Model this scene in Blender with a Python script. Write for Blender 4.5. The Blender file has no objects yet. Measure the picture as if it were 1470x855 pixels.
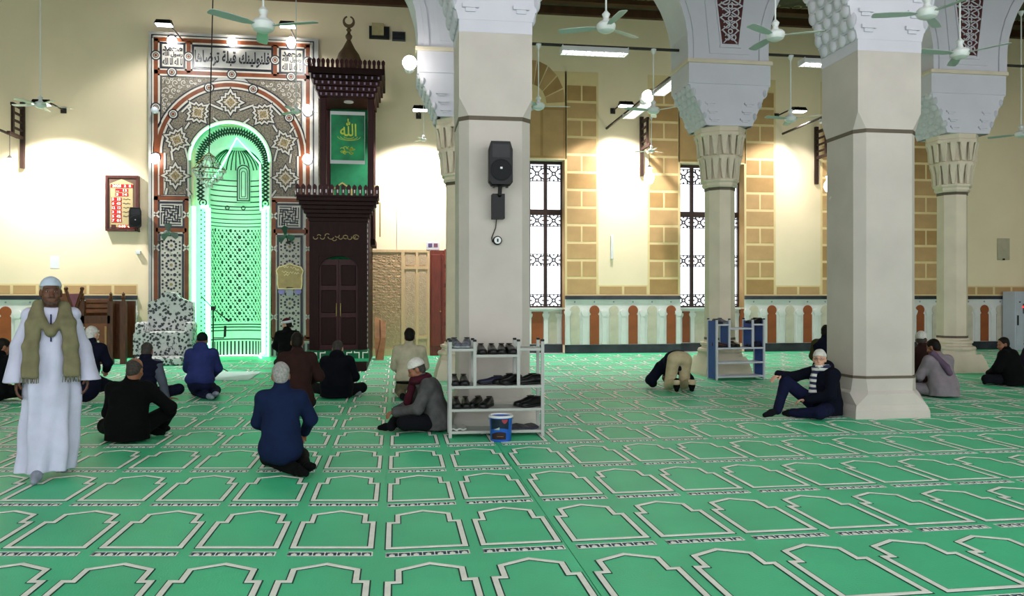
import bpy, bmesh, math, random
import numpy as np
from mathutils import Vector, Matrix, Euler

S = bpy.context.scene
COL = S.collection
PI = math.pi
rnd = random.Random(7)

# ---------------------------------------------------------------- camera
FPX = 1150.0                      # focal length in pixels of the 1470 x 855 frame
TH = math.radians(8.2)            # the camera is turned 8.2 degrees to the right of the wall's normal
CH = 1.6                          # camera height
HY = 426.0                        # horizon row
cam_d = bpy.data.cameras.new('camera')
cam = bpy.data.objects.new('camera', cam_d)
COL.objects.link(cam)
cam.location = (0, 0, CH)
cam.rotation_euler = (PI/2, 0, -TH)
cam_d.sensor_width = 36
cam_d.lens = 36*FPX/1470
cam_d.shift_y = -1.5/1470
cam_d.clip_end = 300
S.camera = cam

# ---------------------------------------------------------------- world, exposure
S.view_settings.view_transform = 'Standard'
S.view_settings.look = 'None'
S.view_settings.gamma = 1
S.view_settings.use_curve_mapping = False
S.view_settings.exposure = 0.8
W = bpy.data.worlds.new('sky')
S.world = W
W.use_nodes = True
_bg = W.node_tree.nodes['Background']
_bg.inputs[0].default_value = (0.93, 0.97, 1.0, 1)
_bg.inputs[1].default_value = 1.75

# ---------------------------------------------------------------- pixel -> place
def at(x, y, Y):
    """point on the plane parallel to the prayer wall at distance Y"""
    a = TH + math.atan((x-735.0)/FPX)
    X = Y*math.tan(a)
    d = X*math.sin(TH) + Y*math.cos(TH)
    return Vector((X, Y, CH + (HY-y)*d/FPX))
def ground(x, y, z=0.0):
    d = FPX*(CH-z)/(y-HY)
    r = (x-735.0)/FPX*d
    return Vector((r*math.cos(TH)+d*math.sin(TH), -r*math.sin(TH)+d*math.cos(TH), z))
def depth_of(p):
    return p[0]*math.sin(TH)+p[1]*math.cos(TH)
class Pl:
    """wall-parallel plane with rows measured at column xc"""
    def __init__(s, Y, xc):
        s.Y = Y; s.d = depth_of(at(xc, HY, Y))
    def x(s, px): return at(px, HY, s.Y).x
    def z(s, py): return CH + (HY-py)*s.d/FPX
    def p(s, px, py): return (s.x(px), s.z(py))

# ---------------------------------------------------------------- materials
def lin(c):
    if isinstance(c, str):
        c = c.lstrip('#'); c = [int(c[i:i+2], 16)/255 for i in (0, 2, 4)]
    return tuple((v/12.92 if v <= .04045 else ((v+.055)/1.055)**2.4) for v in c)
MATS = {}
def mat(name, col, rough=.6, var=.12, scale=6., bump=.0, bscale=40., metal=0., emit=None, estr=0., spec=.3,
        col2=None, sheen=0., stretch=None, trans=0., detail=4.):
    m = bpy.data.materials.new(name); MATS[name] = m
    m.use_nodes = True
    nt = m.node_tree; N = nt.nodes; L = nt.links
    b = N['Principled BSDF']
    c = lin(col)
    tc = N.new('ShaderNodeTexCoord')
    src = tc.outputs['Object']
    if stretch:
        mp = N.new('ShaderNodeMapping'); mp.inputs['Scale'].default_value = stretch
        L.new(src, mp.inputs[0]); src = mp.outputs[0]
    if var > 0 or col2:
        n = N.new('ShaderNodeTexNoise'); n.inputs['Scale'].default_value = scale
        n.inputs['Detail'].default_value = detail
        L.new(src, n.inputs['Vector'])
        r = N.new('ShaderNodeValToRGB')
        d2 = lin(col2) if col2 else tuple(v*(1-var) for v in c)
        d1 = c if col2 else tuple(min(1, v*(1+var)) for v in c)
        r.color_ramp.elements[0].position = .3; r.color_ramp.elements[1].position = .7
        r.color_ramp.elements[0].color = (*d2, 1); r.color_ramp.elements[1].color = (*d1, 1)
        L.new(n.outputs[0], r.inputs[0]); L.new(r.outputs[0], b.inputs['Base Color'])
    else:
        b.inputs['Base Color'].default_value = (*c, 1)
    b.inputs['Roughness'].default_value = rough
    b.inputs['Metallic'].default_value = metal
    b.inputs['Specular IOR Level'].default_value = spec
    if sheen: b.inputs['Sheen Weight'].default_value = sheen
    if trans: b.inputs['Transmission Weight'].default_value = trans
    if emit:
        b.inputs['Emission Color'].default_value = (*lin(emit), 1)
        b.inputs['Emission Strength'].default_value = estr
    if bump:
        n2 = N.new('ShaderNodeTexNoise'); n2.inputs['Scale'].default_value = bscale; n2.inputs['Detail'].default_value = 5
        L.new(src, n2.inputs['Vector'])
        bp = N.new('ShaderNodeBump'); bp.inputs['Strength'].default_value = bump; bp.inputs['Distance'].default_value = .02
        L.new(n2.outputs[0], bp.inputs['Height']); L.new(bp.outputs[0], b.inputs['Normal'])
    return m

M_plaster = mat('cream_plaster', '#e9d7b8', .85, .05, .7, .05, 14)
M_plaster_side = mat('side_plaster', '#dccfab', .85, .05, .7)
M_ochre = mat('ochre_paint', '#b99568', .8, .10, 2.5)
M_ochre2 = mat('ochre_paint_dark', '#a88455', .8, .12, 2.5)
M_joint = mat('pale_joint_paint', '#ddc594', .8, .05, 3)
M_ceil = mat('painted_ceiling', '#4a4a3c', .8, .3, 3)
M_beam = mat('brown_cornice', '#4a2d1a', .6, .2, 4)
M_stone = mat('pillar_limestone', '#b9b1a9', .7, .10, 1.3, .04, 20, detail=6)
M_stone2 = mat('column_limestone', '#d2c5b0', .7, .10, 1.6, .04, 20, detail=6)
M_white = mat('white_paint', '#c8c6cf', .7, .03, 2)
M_band = mat('brown_band', '#5b5042', .6, .1, 5)
M_black_marble = mat('black_marble', '#1e2027', .25, .0, 2, col2='#3a3c44')
M_white_marble = mat('white_marble', '#d6d4d2', .4, .07, 2.2)
M_terra = mat('terracotta_marble', '#8f4a25', .5, .2, 3)
M_cream_marble = mat('cream_marble', '#c2b8a6', .5, .14, 3.2)
M_dark_wood = mat('dark_window_wood', '#35201a', .5, .2, 8)
M_carpet = mat('green_carpet', '#3cc289', .52, .08, 1.6, .2, 90, spec=.55)
M_carpet_cream = mat('cream_carpet', '#ecece2', .8, .06, 12, .2, 90)
M_carpet_dark = mat('dark_carpet_line', '#1a4038', .85, .1, 10)
M_carpet_strip = mat('carpet_strip_blue', '#2b4a55', .85, .15, 20)
M_steel = mat('bare_metal', '#9a9c9e', .35, .05, 5, metal=.8)
M_black = mat('black_plastic', '#08090b', .5, .1, 10)
M_fanw = mat('fan_white', '#d3d7d4', .4, .03, 3)
M_blade = mat('fan_blade', '#aab6af', .45, .05, 3)  # greenish cast of the light put into the white blades' colour
M_rod = mat('dark_iron', '#2b2522', .6, .2, 6)
M_lampw = mat('lamp_housing_white', '#d5d6d6', .4, .03, 4)
M_tube = mat('lit_tube', '#ffffff', .4, 0, emit='#ffffff', estr=3.5)
M_tube2 = mat('fill_tube_overhead', '#ffffff', .4, 0, emit='#ffffff', estr=36)  # stronger glow for the added, unseen overhead lamps
M_globe = mat('lit_globe', '#ffffff', .4, 0, emit='#fff9f0', estr=14)
M_led = mat('green_led_strip', '#d9ffe9', .4, 0, emit=(.42, 1., .66), estr=4.2)

# ---------------------------------------------------------------- mesh builder
class MB:
    def __init__(s): s.v = []; s.f = []; s.m = []
    def add(s, vs, fs, mi=0):
        o = len(s.v); s.v.extend([tuple(v) for v in vs])
        s.f.extend([tuple(i+o for i in f) for f in fs]); s.m.extend([mi]*len(fs)); return s
    def box(s, x0, x1, y0, y1, z0, z1, mi=0):
        vs = [(x, y, z) for x in (x0, x1) for y in (y0, y1) for z in (z0, z1)]
        return s.add(vs, [(0,1,3,2),(4,6,7,5),(0,4,5,1),(2,3,7,6),(0,2,6,4),(1,5,7,3)], mi)
    def cbox(s, c, d, mi=0, M=None):
        vs = [Vector((sx*d[0]/2, sy*d[1]/2, sz*d[2]/2)) for sx in (-1,1) for sy in (-1,1) for sz in (-1,1)]
        if M is not None: vs = [M @ v for v in vs]
        vs = [v+Vector(c) for v in vs]
        return s.add(vs, [(0,1,3,2),(4,6,7,5),(0,4,5,1),(2,3,7,6),(0,2,6,4),(1,5,7,3)], mi)
    def bevbox(s, x0, x1, y0, y1, z0, z1, b=.01, mi=0):
        bm = bmesh.new(); bmesh.ops.create_cube(bm, size=1)
        for v in bm.verts:
            v.co = Vector((x0 if v.co.x < 0 else x1, y0 if v.co.y < 0 else y1, z0 if v.co.z < 0 else z1))
        bmesh.ops.bevel(bm, geom=bm.edges[:], offset=b, segments=2, affect='EDGES', profile=.5)
        return s.frombm(bm, mi)
    def frombm(s, bm, mi=0):
        bm.verts.index_update()
        s.add([v.co.copy() for v in bm.verts], [[v.index for v in f.verts] for f in bm.faces], mi); bm.free(); return s
    def prism(s, poly, d0, d1, plane='xz', mi=0):
        n = len(poly)
        def P(a, b, d):
            return (a, d, b) if plane == 'xz' else ((a, b, d) if plane == 'xy' else (d, a, b))
        vs = [P(a, b, d0) for a, b in poly]+[P(a, b, d1) for a, b in poly]
        fs = [tuple(range(n)), tuple(range(2*n-1, n-1, -1))]+[(i, (i+1) % n, n+(i+1) % n, n+i) for i in range(n)]
        return s.add(vs, fs, mi)
    def loft(s, rings, mi=0, cap=True, closed=True):
        n = len(rings[0]); vs = [p for r in rings for p in r]; fs = []
        for k in range(len(rings)-1):
            for i in range(n if closed else n-1):
                j = (i+1) % n
                fs.append((k*n+i, k*n+j, (k+1)*n+j, (k+1)*n+i))
        if cap:
            fs.append(tuple(range(n))[::-1]); fs.append(tuple(range((len(rings)-1)*n, len(rings)*n)))
        return s.add(vs, fs, mi)
    def lathe(s, prof, n=16, c=(0,0,0), ph=0., mi=0, sx=1, sy=1, M=None, cap=True):
        rings = []
        for r, z in prof:
            ring = []
            for i in range(n):
                a = ph+2*PI*i/n
                p = Vector((r*math.cos(a)*sx, r*math.sin(a)*sy, z))
                if M is not None: p = M @ p
                ring.append(p+Vector(c))
            rings.append(ring)
        return s.loft(rings, mi, cap)
    def tube(s, pts, r, n=8, mi=0, cap=True):
        pts = [Vector(p) for p in pts]; rings = []
        up = None
        for i, p in enumerate(pts):
            t = (pts[min(i+1, len(pts)-1)]-pts[max(i-1, 0)])
            if t.length < 1e-9: t = Vector((0,0,1))
            t.normalize()
            if up is None: up = Vector((0,0,1)) if abs(t.z) < .9 else Vector((1,0,0))
            a = t.cross(up)
            if a.length < 1e-6: a = t.cross(Vector((1,0,0)))
            a.normalize(); b = a.cross(t).normalized(); up = b
            rr = r[i] if isinstance(r, (list, tuple)) else r
            rings.append([p+a*rr*math.cos(2*PI*k/n)+b*rr*math.sin(2*PI*k/n) for k in range(n)])
        return s.loft(rings, mi, cap)
    def sphere(s, c, r, n=16, m=10, mi=0, sc=(1,1,1)):
        prof = [(max(1e-4, r*math.sin(PI*k/m)), -r*math.cos(PI*k/m)) for k in range(m+1)]
        rings = [[Vector((q*math.cos(2*PI*i/n)*sc[0], q*math.sin(2*PI*i/n)*sc[1], z*sc[2]))+Vector(c) for i in range(n)] for q, z in prof]
        return s.loft(rings, mi)
    def ribbon(s, pts, w, d0, d1, closed=False, mi=0, plane='xz'):
        """flat band of width w along a 2D path, d0..d1 thick"""
        n = len(pts); P = [Vector(p) for p in pts]; L_ = []; R_ = []
        for i in range(n):
            a = P[(i-1) % n] if (closed or i > 0) else None
            b = P[(i+1) % n] if (closed or i < n-1) else None
            if a is None: t = (b-P[i]).normalized(); nn = Vector((-t.y, t.x)); k = 1
            elif b is None: t = (P[i]-a).normalized(); nn = Vector((-t.y, t.x)); k = 1
            else:
                t1 = (P[i]-a).normalized(); t2 = (b-P[i]).normalized()
                n1 = Vector((-t1.y, t1.x)); n2 = Vector((-t2.y, t2.x)); nn = n1+n2
                if nn.length < 1e-5: nn = n1
                nn.normalize(); k = min(2.2, 1/max(.3, nn.dot(n1)))
            L_.append(P[i]+nn*w/2*k); R_.append(P[i]-nn*w/2*k)
        def Q(p, d): return (p.x, d, p.y) if plane == 'xz' else ((p.x, p.y, d) if plane == 'xy' else (d, p.x, p.y))
        vs = [Q(p, d0) for p in L_]+[Q(p, d0) for p in R_]+[Q(p, d1) for p in L_]+[Q(p, d1) for p in R_]
        fs = []
        for i in range(n if closed else n-1):
            j = (i+1) % n
            fs += [(i, j, n+j, n+i), (2*n+i, 3*n+i, 3*n+j, 2*n+j), (i, 2*n+i, 2*n+j, j), (n+i, n+j, 3*n+j, 3*n+i)]
        if not closed: fs += [(0, n, 3*n, 2*n), (n-1, 3*n-1, 4*n-1, 2*n-1)]
        return s.add(vs, fs, mi)
    def mesh(s, name, mats, smooth=False, recalc=True):
        me = bpy.data.meshes.new(name)
        me.from_pydata(s.v, [], s.f)
        for m in (mats if isinstance(mats, (list, tuple)) else [mats]): me.materials.append(m)
        if len(me.materials) > 1: me.polygons.foreach_set('material_index', s.m)
        if recalc:
            bm = bmesh.new(); bm.from_mesh(me); bmesh.ops.recalc_face_normals(bm, faces=bm.faces); bm.to_mesh(me); bm.free()
        if smooth is True: me.shade_smooth()
        elif smooth:
            me.shade_smooth()
            try: me.set_sharp_from_angle(angle=math.radians(smooth))
            except Exception: pass
        me.update(); return me
    def build(s, name, mats, parent=None, smooth=False, recalc=True):
        return link(name, s.mesh(name, mats, smooth, recalc), parent)
def link(name, me, parent=None, loc=None, rz=None):
    o = bpy.data.objects.new(name, me); COL.objects.link(o)
    if parent is not None: o.parent = parent
    if loc is not None: o.location = loc
    if rz is not None: o.rotation_euler = (0, 0, rz)
    return o
def tag(o, label=None, cat=None, group=None, kind=None):
    if label: o['label'] = label
    if cat: o['category'] = cat
    if group: o['group'] = group
    if kind: o['kind'] = kind
    return o
def thing(name, loc=(0,0,0), rz=0, label=None, cat=None, group=None, kind=None):
    o = bpy.data.objects.new(name, None); COL.objects.link(o); o.empty_display_size = .2
    o.location = loc; o.rotation_euler = (0, 0, rz)
    return tag(o, label, cat, group, kind)
def copy_tree(o, parent=None):
    c = o.copy(); COL.objects.link(c); c.parent = parent
    for ch in o.children: copy_tree(ch, c)
    return c
def arc(cx, cy, r, a0, a1, n):
    return [(cx+r*math.cos(math.radians(a0+(a1-a0)*i/n)), cy+r*math.sin(math.radians(a0+(a1-a0)*i/n))) for i in range(n+1)]

# ---------------------------------------------------------------- Arabic lettering (joined letter forms)
_AR = {'ا':(0xFE8D,0xFE8E,0,0),'ب':(0xFE8F,0xFE90,0xFE91,0xFE92),'ة':(0xFE93,0xFE94,0,0),'ت':(0xFE95,0xFE96,0xFE97,0xFE98),
 'ج':(0xFE9D,0xFE9E,0xFE9F,0xFEA0),'ح':(0xFEA1,0xFEA2,0xFEA3,0xFEA4),'د':(0xFEA9,0xFEAA,0,0),'ذ':(0xFEAB,0xFEAC,0,0),'ر':(0xFEAD,0xFEAE,0,0),
 'س':(0xFEB1,0xFEB2,0xFEB3,0xFEB4),'ش':(0xFEB5,0xFEB6,0xFEB7,0xFEB8),'ص':(0xFEB9,0xFEBA,0xFEBB,0xFEBC),'ض':(0xFEBD,0xFEBE,0xFEBF,0xFEC0),'ط':(0xFEC1,0xFEC2,0xFEC3,0xFEC4),'ع':(0xFEC9,0xFECA,0xFECB,0xFECC),
 'ف':(0xFED1,0xFED2,0xFED3,0xFED4),'ق':(0xFED5,0xFED6,0xFED7,0xFED8),'ك':(0xFED9,0xFEDA,0xFEDB,0xFEDC),'ل':(0xFEDD,0xFEDE,0xFEDF,0xFEE0),
 'م':(0xFEE1,0xFEE2,0xFEE3,0xFEE4),'ن':(0xFEE5,0xFEE6,0xFEE7,0xFEE8),'ه':(0xFEE9,0xFEEA,0xFEEB,0xFEEC),'و':(0xFEED,0xFEEE,0,0),'ي':(0xFEF1,0xFEF2,0xFEF3,0xFEF4),'ى':(0xFEEF,0xFEF0,0,0)}
def arabic(t):
    out = []
    for i, c in enumerate(t):
        if c not in _AR: out.append(c); continue
        prev = i > 0 and t[i-1] in _AR and _AR[t[i-1]][2]
        nxt = i < len(t)-1 and t[i+1] in _AR and _AR[c][2]
        f = _AR[c]
        out.append(chr(f[3] if prev and nxt else f[2] if nxt else f[1] if prev else f[0]))
    return ''.join(out[::-1])
def text_mesh(body, w=None, h=None, depth=.004, offset=0.):
    """lettering in the xz plane facing -y, centred, scaled to w x h"""
    c = bpy.data.curves.new('t', 'FONT'); c.body = body; c.resolution_u = 2; c.offset = offset
    o = bpy.data.objects.new('t', c); COL.objects.link(o)
    me = bpy.data.meshes.new_from_object(o.evaluated_get(bpy.context.evaluated_depsgraph_get()))
    bpy.data.objects.remove(o)
    co = np.zeros(len(me.vertices)*3); me.vertices.foreach_get('co', co); co = co.reshape(-1, 3)
    lo, hi = co.min(0), co.max(0); sz = hi-lo
    sx = (w/sz[0]) if w else h/sz[1]; sy = (h/sz[1]) if h else sx
    x = (co[:, 0]-(lo[0]+hi[0])/2)*sx; z = (co[:, 1]-(lo[1]+hi[1])/2)*sy
    mb = MB(); fs = [tuple(p.vertices) for p in me.polygons]
    mb.add(np.stack([x, np.full(len(x), -depth), z], 1).tolist(), fs)
    bpy.data.meshes.remove(me)
    return mb
# ================================================================ THE HALL
WY = 22.3                                   # prayer wall
CZ = 9.8                                    # ceiling
COLX = [1.25, 6.6, 11.95, 17.3]             # arcade columns
LX = -9.95                                  # left column of the wide middle bay
RY1, RY2 = 10.25, 15.8                      # the two arcades
WINX = [3.75, 9.12, 14.45]                  # window axes
HX0, HX1, HY0 = -17.0, 22.0, -6.0

fl = MB().box(HX0, HX1, HY0, WY+.5, -.2, -.012).build('floor', M_white_marble); tag(fl, kind='structure')
ce = MB().box(HX0, HX1, HY0, WY+.5, CZ, CZ+.2).build('ceiling', M_ceil); tag(ce, kind='structure')
# painted ceiling boards
for i in range(13):
    MB().box(HX0, HX1, 1.0+i*1.7, 1.25+i*1.7, CZ-.14, CZ).build('ceiling_beam', M_beam, ce)
MB().box(HX0, HX1, WY-.16, WY, CZ-.22, CZ).build('cornice', M_beam, ce)
# scroll ornament on the ceiling strip by the wall
orn = MB()
for i in range(60):
    cx = HX0+.6+i*.65
    orn.ribbon(arc(cx, WY-.75, .2, 20, 340, 12), .05, CZ-.012, CZ-.002, plane='xy')
    orn.ribbon(arc(cx+.32, WY-1.0, .12, -160, 160, 10), .04, CZ-.012, CZ-.002, plane='xy')
tag(orn.build('ceiling_scrolls', mat('ceiling_scroll', '#8a8160', .8, .1), ce), kind='stuff')

RW = .98; RD = .36                          # window recess half-width and depth
plw = Pl(WY, 1000)
WT = plw.z(234); WS = 1.25                  # window head and sill
wall = MB()
edges = [HX0]
for x in [-12.4]+WINX: edges += [x-RW, x+RW]
edges.append(HX1)
_pm = Pl(WY-.22, 335)
NG0, NG1, NGZ = _pm.x(275), _pm.x(385), _pm.z(178)     # opening behind the prayer niche
for i in range(0, len(edges), 2):
    if edges[i] < NG0 < edges[i+1]:
        wall.box(edges[i], NG0, WY, WY+.5, 0, CZ); wall.box(NG1, edges[i+1], WY, WY+.5, 0, CZ); wall.box(NG0, NG1, WY, WY+.5, NGZ, CZ)
    else: wall.box(edges[i], edges[i+1], WY, WY+.5, 0, CZ)
for x in [-12.4]+WINX:
    wall.box(x-RW, x+RW, WY, WY+.5, WT, CZ)
    wall.box(x-RW, x+RW, WY+RD, WY+.5, 0, WS)
wb = wall.build('wall_back', M_plaster); tag(wb, kind='structure')
tag(MB().box(HX0-.3, HX0, HY0, WY+.5, 0, CZ).build('wall_left', M_plaster_side), kind='structure')
tag(MB().box(HX1, HX1+.3, HY0, WY+.5, 0, CZ).build('wall_right', M_plaster_side), kind='structure')

# painted ochre courses beside and above each window: joint field + blocks
def shared(cache, key, fn):
    if key not in cache: cache[key] = fn()
    return cache[key]
_blk = {}
def block(w, h, m, x, z, y=WY, name='painted_block', parent=None):
    me = shared(_blk, (round(w, 3), round(h, 3), m.name), lambda: MB().bevbox(-w/2, w/2, -.008, .004, -h/2, h/2, .004).mesh('painted_block', m))
    return link(name, me, parent or wb, (x, y, z))
STR = .97                                   # strip width
rowh = .5
for wi, x in enumerate([-12.4]+WINX):
    for sd in (-1, 1):
        xc = x+sd*(RW+.005+STR/2)
        z0, z1 = 1.63, 8.0
        MB().box(xc-STR/2, xc+STR/2, WY-.004, WY+.002, z0, z1).build('course_field', M_joint, wb)
        k = 0; z = z0+.04
        while z+rowh-.06 < z1:
            zc = z+(rowh-.05)/2
            m = M_ochre if rnd.random() < .7 else M_ochre2
            if k % 2 == 0: block(STR-.12, rowh-.07, m, xc, zc)
            else:
                for s2 in (-1, 1): block((STR-.17)/2, rowh-.07, m, xc+s2*((STR-.17)/4+.025), zc)
            z += rowh; k += 1
    # arch panel above the window
    ww = RW+.05
    MB().box(x-ww, x+ww, WY-.004, WY+.002, WT+.02, 8.0).build('course_field', M_joint, wb)
    MB().box(x-ww+.03, x+ww-.03, WY-.010, WY+.002, WT+.04, WT+1.5).build('painted_panel', M_ochre2, wb)
    for k in range(9):                      # fan of painted voussoirs
        a0 = math.radians(4+k*19.2); a1 = math.radians(4+(k+1)*19.2-2.2)
        r0, r1 = .45, 1.0
        cx, cz = x, WT+1.55
        pts = [(cx+r*math.cos(a), cz+r*math.sin(a)*1.25) for r, a in ((r0, a0), (r1, a0), (r1, a1), (r0, a1))]
        MB().prism(pts, WY-.012, WY+.002).build('voussoir', M_ochre2 if k % 2 else M_ochre, wb)
    for k in range(3):
        MB().box(x-ww+.06+k*.66, x-ww+.64+k*.66, WY-.014, WY+.002, WT+.1, WT+1.4).build('painted_block', M_ochre, wb)
# ochre frieze above the dado
z0 = 1.64; fh = .30
def frieze(xa, xb):
    MB().box(xa, xb, WY-.004, WY+.002, z0, z0+fh).build('course_field', M_joint, wb)
    n = max(1, round((xb-xa)/.62)); w = (xb-xa)/n
    for i in range(n): block(w-.07, fh-.08, M_ochre, xa+(i+.5)*w, z0+fh/2)
e2 = RW+.005+STR
frieze(-12.4+e2, -6.75); frieze(0.85, WINX[0]-e2)
frieze(WINX[0]+e2, WINX[1]-e2); frieze(WINX[1]+e2, WINX[2]-e2); frieze(WINX[2]+e2, HX1-.2)

# marble dado: white ground, keyhole panels and colonnettes as pieces of the wall
M_key = {}
def keyhole(w, h0, r):
    p = [(-w/2, 0), (w/2, 0), (w/2, h0), (w/2-.035, h0+.04)]
    p += arc(0, h0+.04+r*.72, r, -46, 226, 14)
    p += [(-w/2+.035, h0+.04), (-w/2, h0)]
    return p
key_t = MB().prism(keyhole(.27, .82, .145), -.016, .004).mesh('marble_panel', M_terra)
key_c = MB().prism(keyhole(.27, .82, .145), -.016, .004).mesh('marble_panel', M_cream_marble)
def colmesh():
    mb = MB()
    mb.box(-.06, .06, -.035, 0, 0, .80)
    mb.prism([(-.06, .80), (.06, .80), (.10, .90), (.10, .95), (-.10, .95), (-.10, .90)], -.045, 0)
    mb.prism([(-.08, .95), (.08, .95), (.05, 1.0), (-.05, 1.0)], -.035, 0)
    mb.box(-.075, .075, -.045, 0, 0, .07)
    return mb.mesh('colonnette', M_white_marble)
col_me = colmesh()
short_c = MB().prism([(-.06,0),(.06,0),(.06,.72),(.10,.80),(.10,.86),(-.10,.86),(-.10,.80),(-.06,.72)], -.04, 0).mesh('colonnette', M_white_marble)
stud_me = MB().lathe([(.028, 0), (.02, .012), (.001, .016)], 8, M=Matrix.Rotation(PI/2, 3, 'X')).mesh('stud', M_steel)
def dado(xa, xb, ph=0):
    MB().box(xa, xb, WY-.03, WY, .24, 1.53).build('marble_ground', M_white_marble, wb)
    MB().bevbox(xa, xb, WY-.075, WY, 1.53, 1.635, .012).build('top_moulding', M_black_marble, wb)
    n = max(1, int((xb-xa)/.53)); w = (xb-xa)/n
    for i in range(n):
        link('marble_panel', key_t if (i+ph) % 2 else key_c, wb, (xa+(i+.5)*w, WY-.03, .25))
        link('stud', stud_me, wb, (xa+(i+.5)*w, WY-.03, 1.46))
    for i in range(n+1):
        link('colonnette', col_me, wb, (min(xb-.07, max(xa+.07, xa+i*w)), WY-.03, .25))
dado(-12.4+RW, -6.75, 1); dado(.85, WINX[0]-RW, 1)
dado(WINX[0]+RW, WINX[1]-RW, 0); dado(WINX[1]+RW, WINX[2]-RW, 0); dado(WINX[2]+RW, HX1-.1, 1)
sub_t = MB().box(-.17, .17, -.012, .003, 0, .92).mesh('marble_panel', M_terra)
sub_c = MB().box(-.17, .17, -.012, .003, 0, .92).mesh('marble_panel', M_cream_marble)
for x in WINX:
    yb = WY+RD
    MB().box(x-RW, x+RW, yb-.03, yb, .24, WS).build('marble_ground', M_white_marble, wb)
    for i in range(4):
        link('marble_panel', sub_c if i % 2 else sub_t, wb, (x-RW+.245+i*.49, yb-.03, .26))
    for i in range(5): link('colonnette', short_c, wb, (min(x+RW-.11, max(x-RW+.11, x-RW+i*.49)), yb-.03, .26))
    MB().bevbox(x-RW, x+RW, yb-.16, yb+.02, WS-.02, WS+.045, .01).build('window_sill', M_white_marble, wb)
    for sd in (-1, 1):                      # terracotta reveal of the recess
        MB().box(x+sd*RW-(.012 if sd > 0 else 0), x+sd*RW+(.012 if sd < 0 else 0), WY+.001, yb, .24, WS).build('reveal_panel', M_terra, wb)
        MB().box(x+sd*RW-(.010 if sd > 0 else 0), x+sd*RW+(.010 if sd < 0 else 0), WY-.003, yb-.02, WS+.05, WT).build('painted_reveal', M_ochre2, wb)

tag(MB().box(HX0, -6.75, WY-.06, WY, 0, .24).build('baseboard_left', M_black_marble), kind='structure')
bb = MB()
segs = [(WINX[0]+RW, WINX[1]-RW), (WINX[1]+RW, WINX[2]-RW), (WINX[2]+RW, HX1)]
for a, b in segs: bb.box(a, b, WY-.06, WY, 0, .24)
for x in WINX: bb.box(x-RW, x+RW, WY+RD-.06, WY+RD, 0, .24)
tag(bb.build('baseboard_back', M_black_marble), kind='structure')

# windows: dark timber frames, four lights, pierced squares
M_pane = bpy.data.materials.new('window_glass'); M_pane.use_nodes = True
_n = M_pane.node_tree.nodes; _l = M_pane.node_tree.links
_n.remove(_n['Principled BSDF'])
_t = _n.new('ShaderNodeBsdfTransparent'); _t.inputs[0].default_value = (.95, .97, 1, 1)
_g = _n.new('ShaderNodeBsdfGlossy'); _g.inputs['Roughness'].default_value = .1
_mx = _n.new('ShaderNodeMixShader'); _mx.inputs[0].default_value = .06
_l.new(_t.outputs[0], _mx.inputs[1]); _l.new(_g.outputs[0], _mx.inputs[2]); _l.new(_mx.outputs[0], _n['Material Output'].inputs[0])
def grille(w, h):
    mb = MB(); t = .034
    mb.box(-w/2, w/2, -.02, .02, -h/2, -h/2+.02); mb.box(-w/2, w/2, -.02, .02, h/2-.02, h/2)
    r = min(w, h)
    mb.ribbon(arc(0, 0, r*.13, 0, 360, 8)[:-1], t, -.018, .018, closed=True)
    for sx in (-1, 1):
        for sz in (-1, 1): mb.ribbon([(sx*r*.09, sz*r*.09), (sx*r*.28, sz*r*.28), (sx*w*.5, sz*h*.36)], t, -.018, .018); mb.ribbon([(sx*r*.28, sz*r*.28), (sx*w*.34, sz*h*.5)], t, -.018, .018)
    for k in range(4):
        a = PI/2*k; e = (w/2 if k % 2 == 0 else h/2)
        mb.ribbon([(e*math.cos(a), e*math.sin(a)), (e*.72*math.cos(a), e*.72*math.sin(a))], t*1.1, -.018, .018)
    return mb.mesh('grille', M_dark_wood)
rows_px = [(240, 262, 1), (264, 302, 0), (309, 326, 1), (327, 364, 0), (365, 382, 1), (383, 421, 0), (422, 440, 1)]
def make_window(n, x):
    yb = WY+RD+.03
    w = thing('window_%d' % n, (x, yb, WS+.045), kind='structure')
    pz = lambda p: plw.z(p)-(WS+.045)
    H = WT-(WS+.045)
    lw = 2*RW/4
    fr = MB(); fr.box(-RW, -RW+.05, -.05, .05, 0, H); fr.box(RW-.05, RW, -.05, .05, 0, H)
    fr.box(-RW+.05, RW-.05, -.05, .05, H-.08, H); fr.box(-RW+.05, RW-.05, -.05, .05, 0, .05)
    fr.build('window_frame', M_dark_wood, w)
    for i in range(1, 4): MB().box(-RW+i*lw-.05, -RW+i*lw+.05, -.045, .045, .05, H-.08).build('mullion', M_dark_wood, w)
    for i in range(4):
        cx = -RW+(i+.5)*lw
        MB().box(cx-lw/2+.05, cx+lw/2-.05, -.04, .04, pz(309), pz(302)).build('transom', M_dark_wood, w)
        for a, b, g in rows_px:
            if g:
                me = shared(_blk, ('gr', round(abs(pz(a)-pz(b)), 3)), lambda: grille(lw-.10, pz(a)-pz(b)))
                link('grille', me, w, (cx, 0, (pz(a)+pz(b))/2))
        MB().box(cx-lw/2+.05, cx+lw/2-.05, .052, .056, .05, H-.08).build('pane', M_pane, w)
for i, x in enumerate(WINX): make_window(i+1, x)

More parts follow.
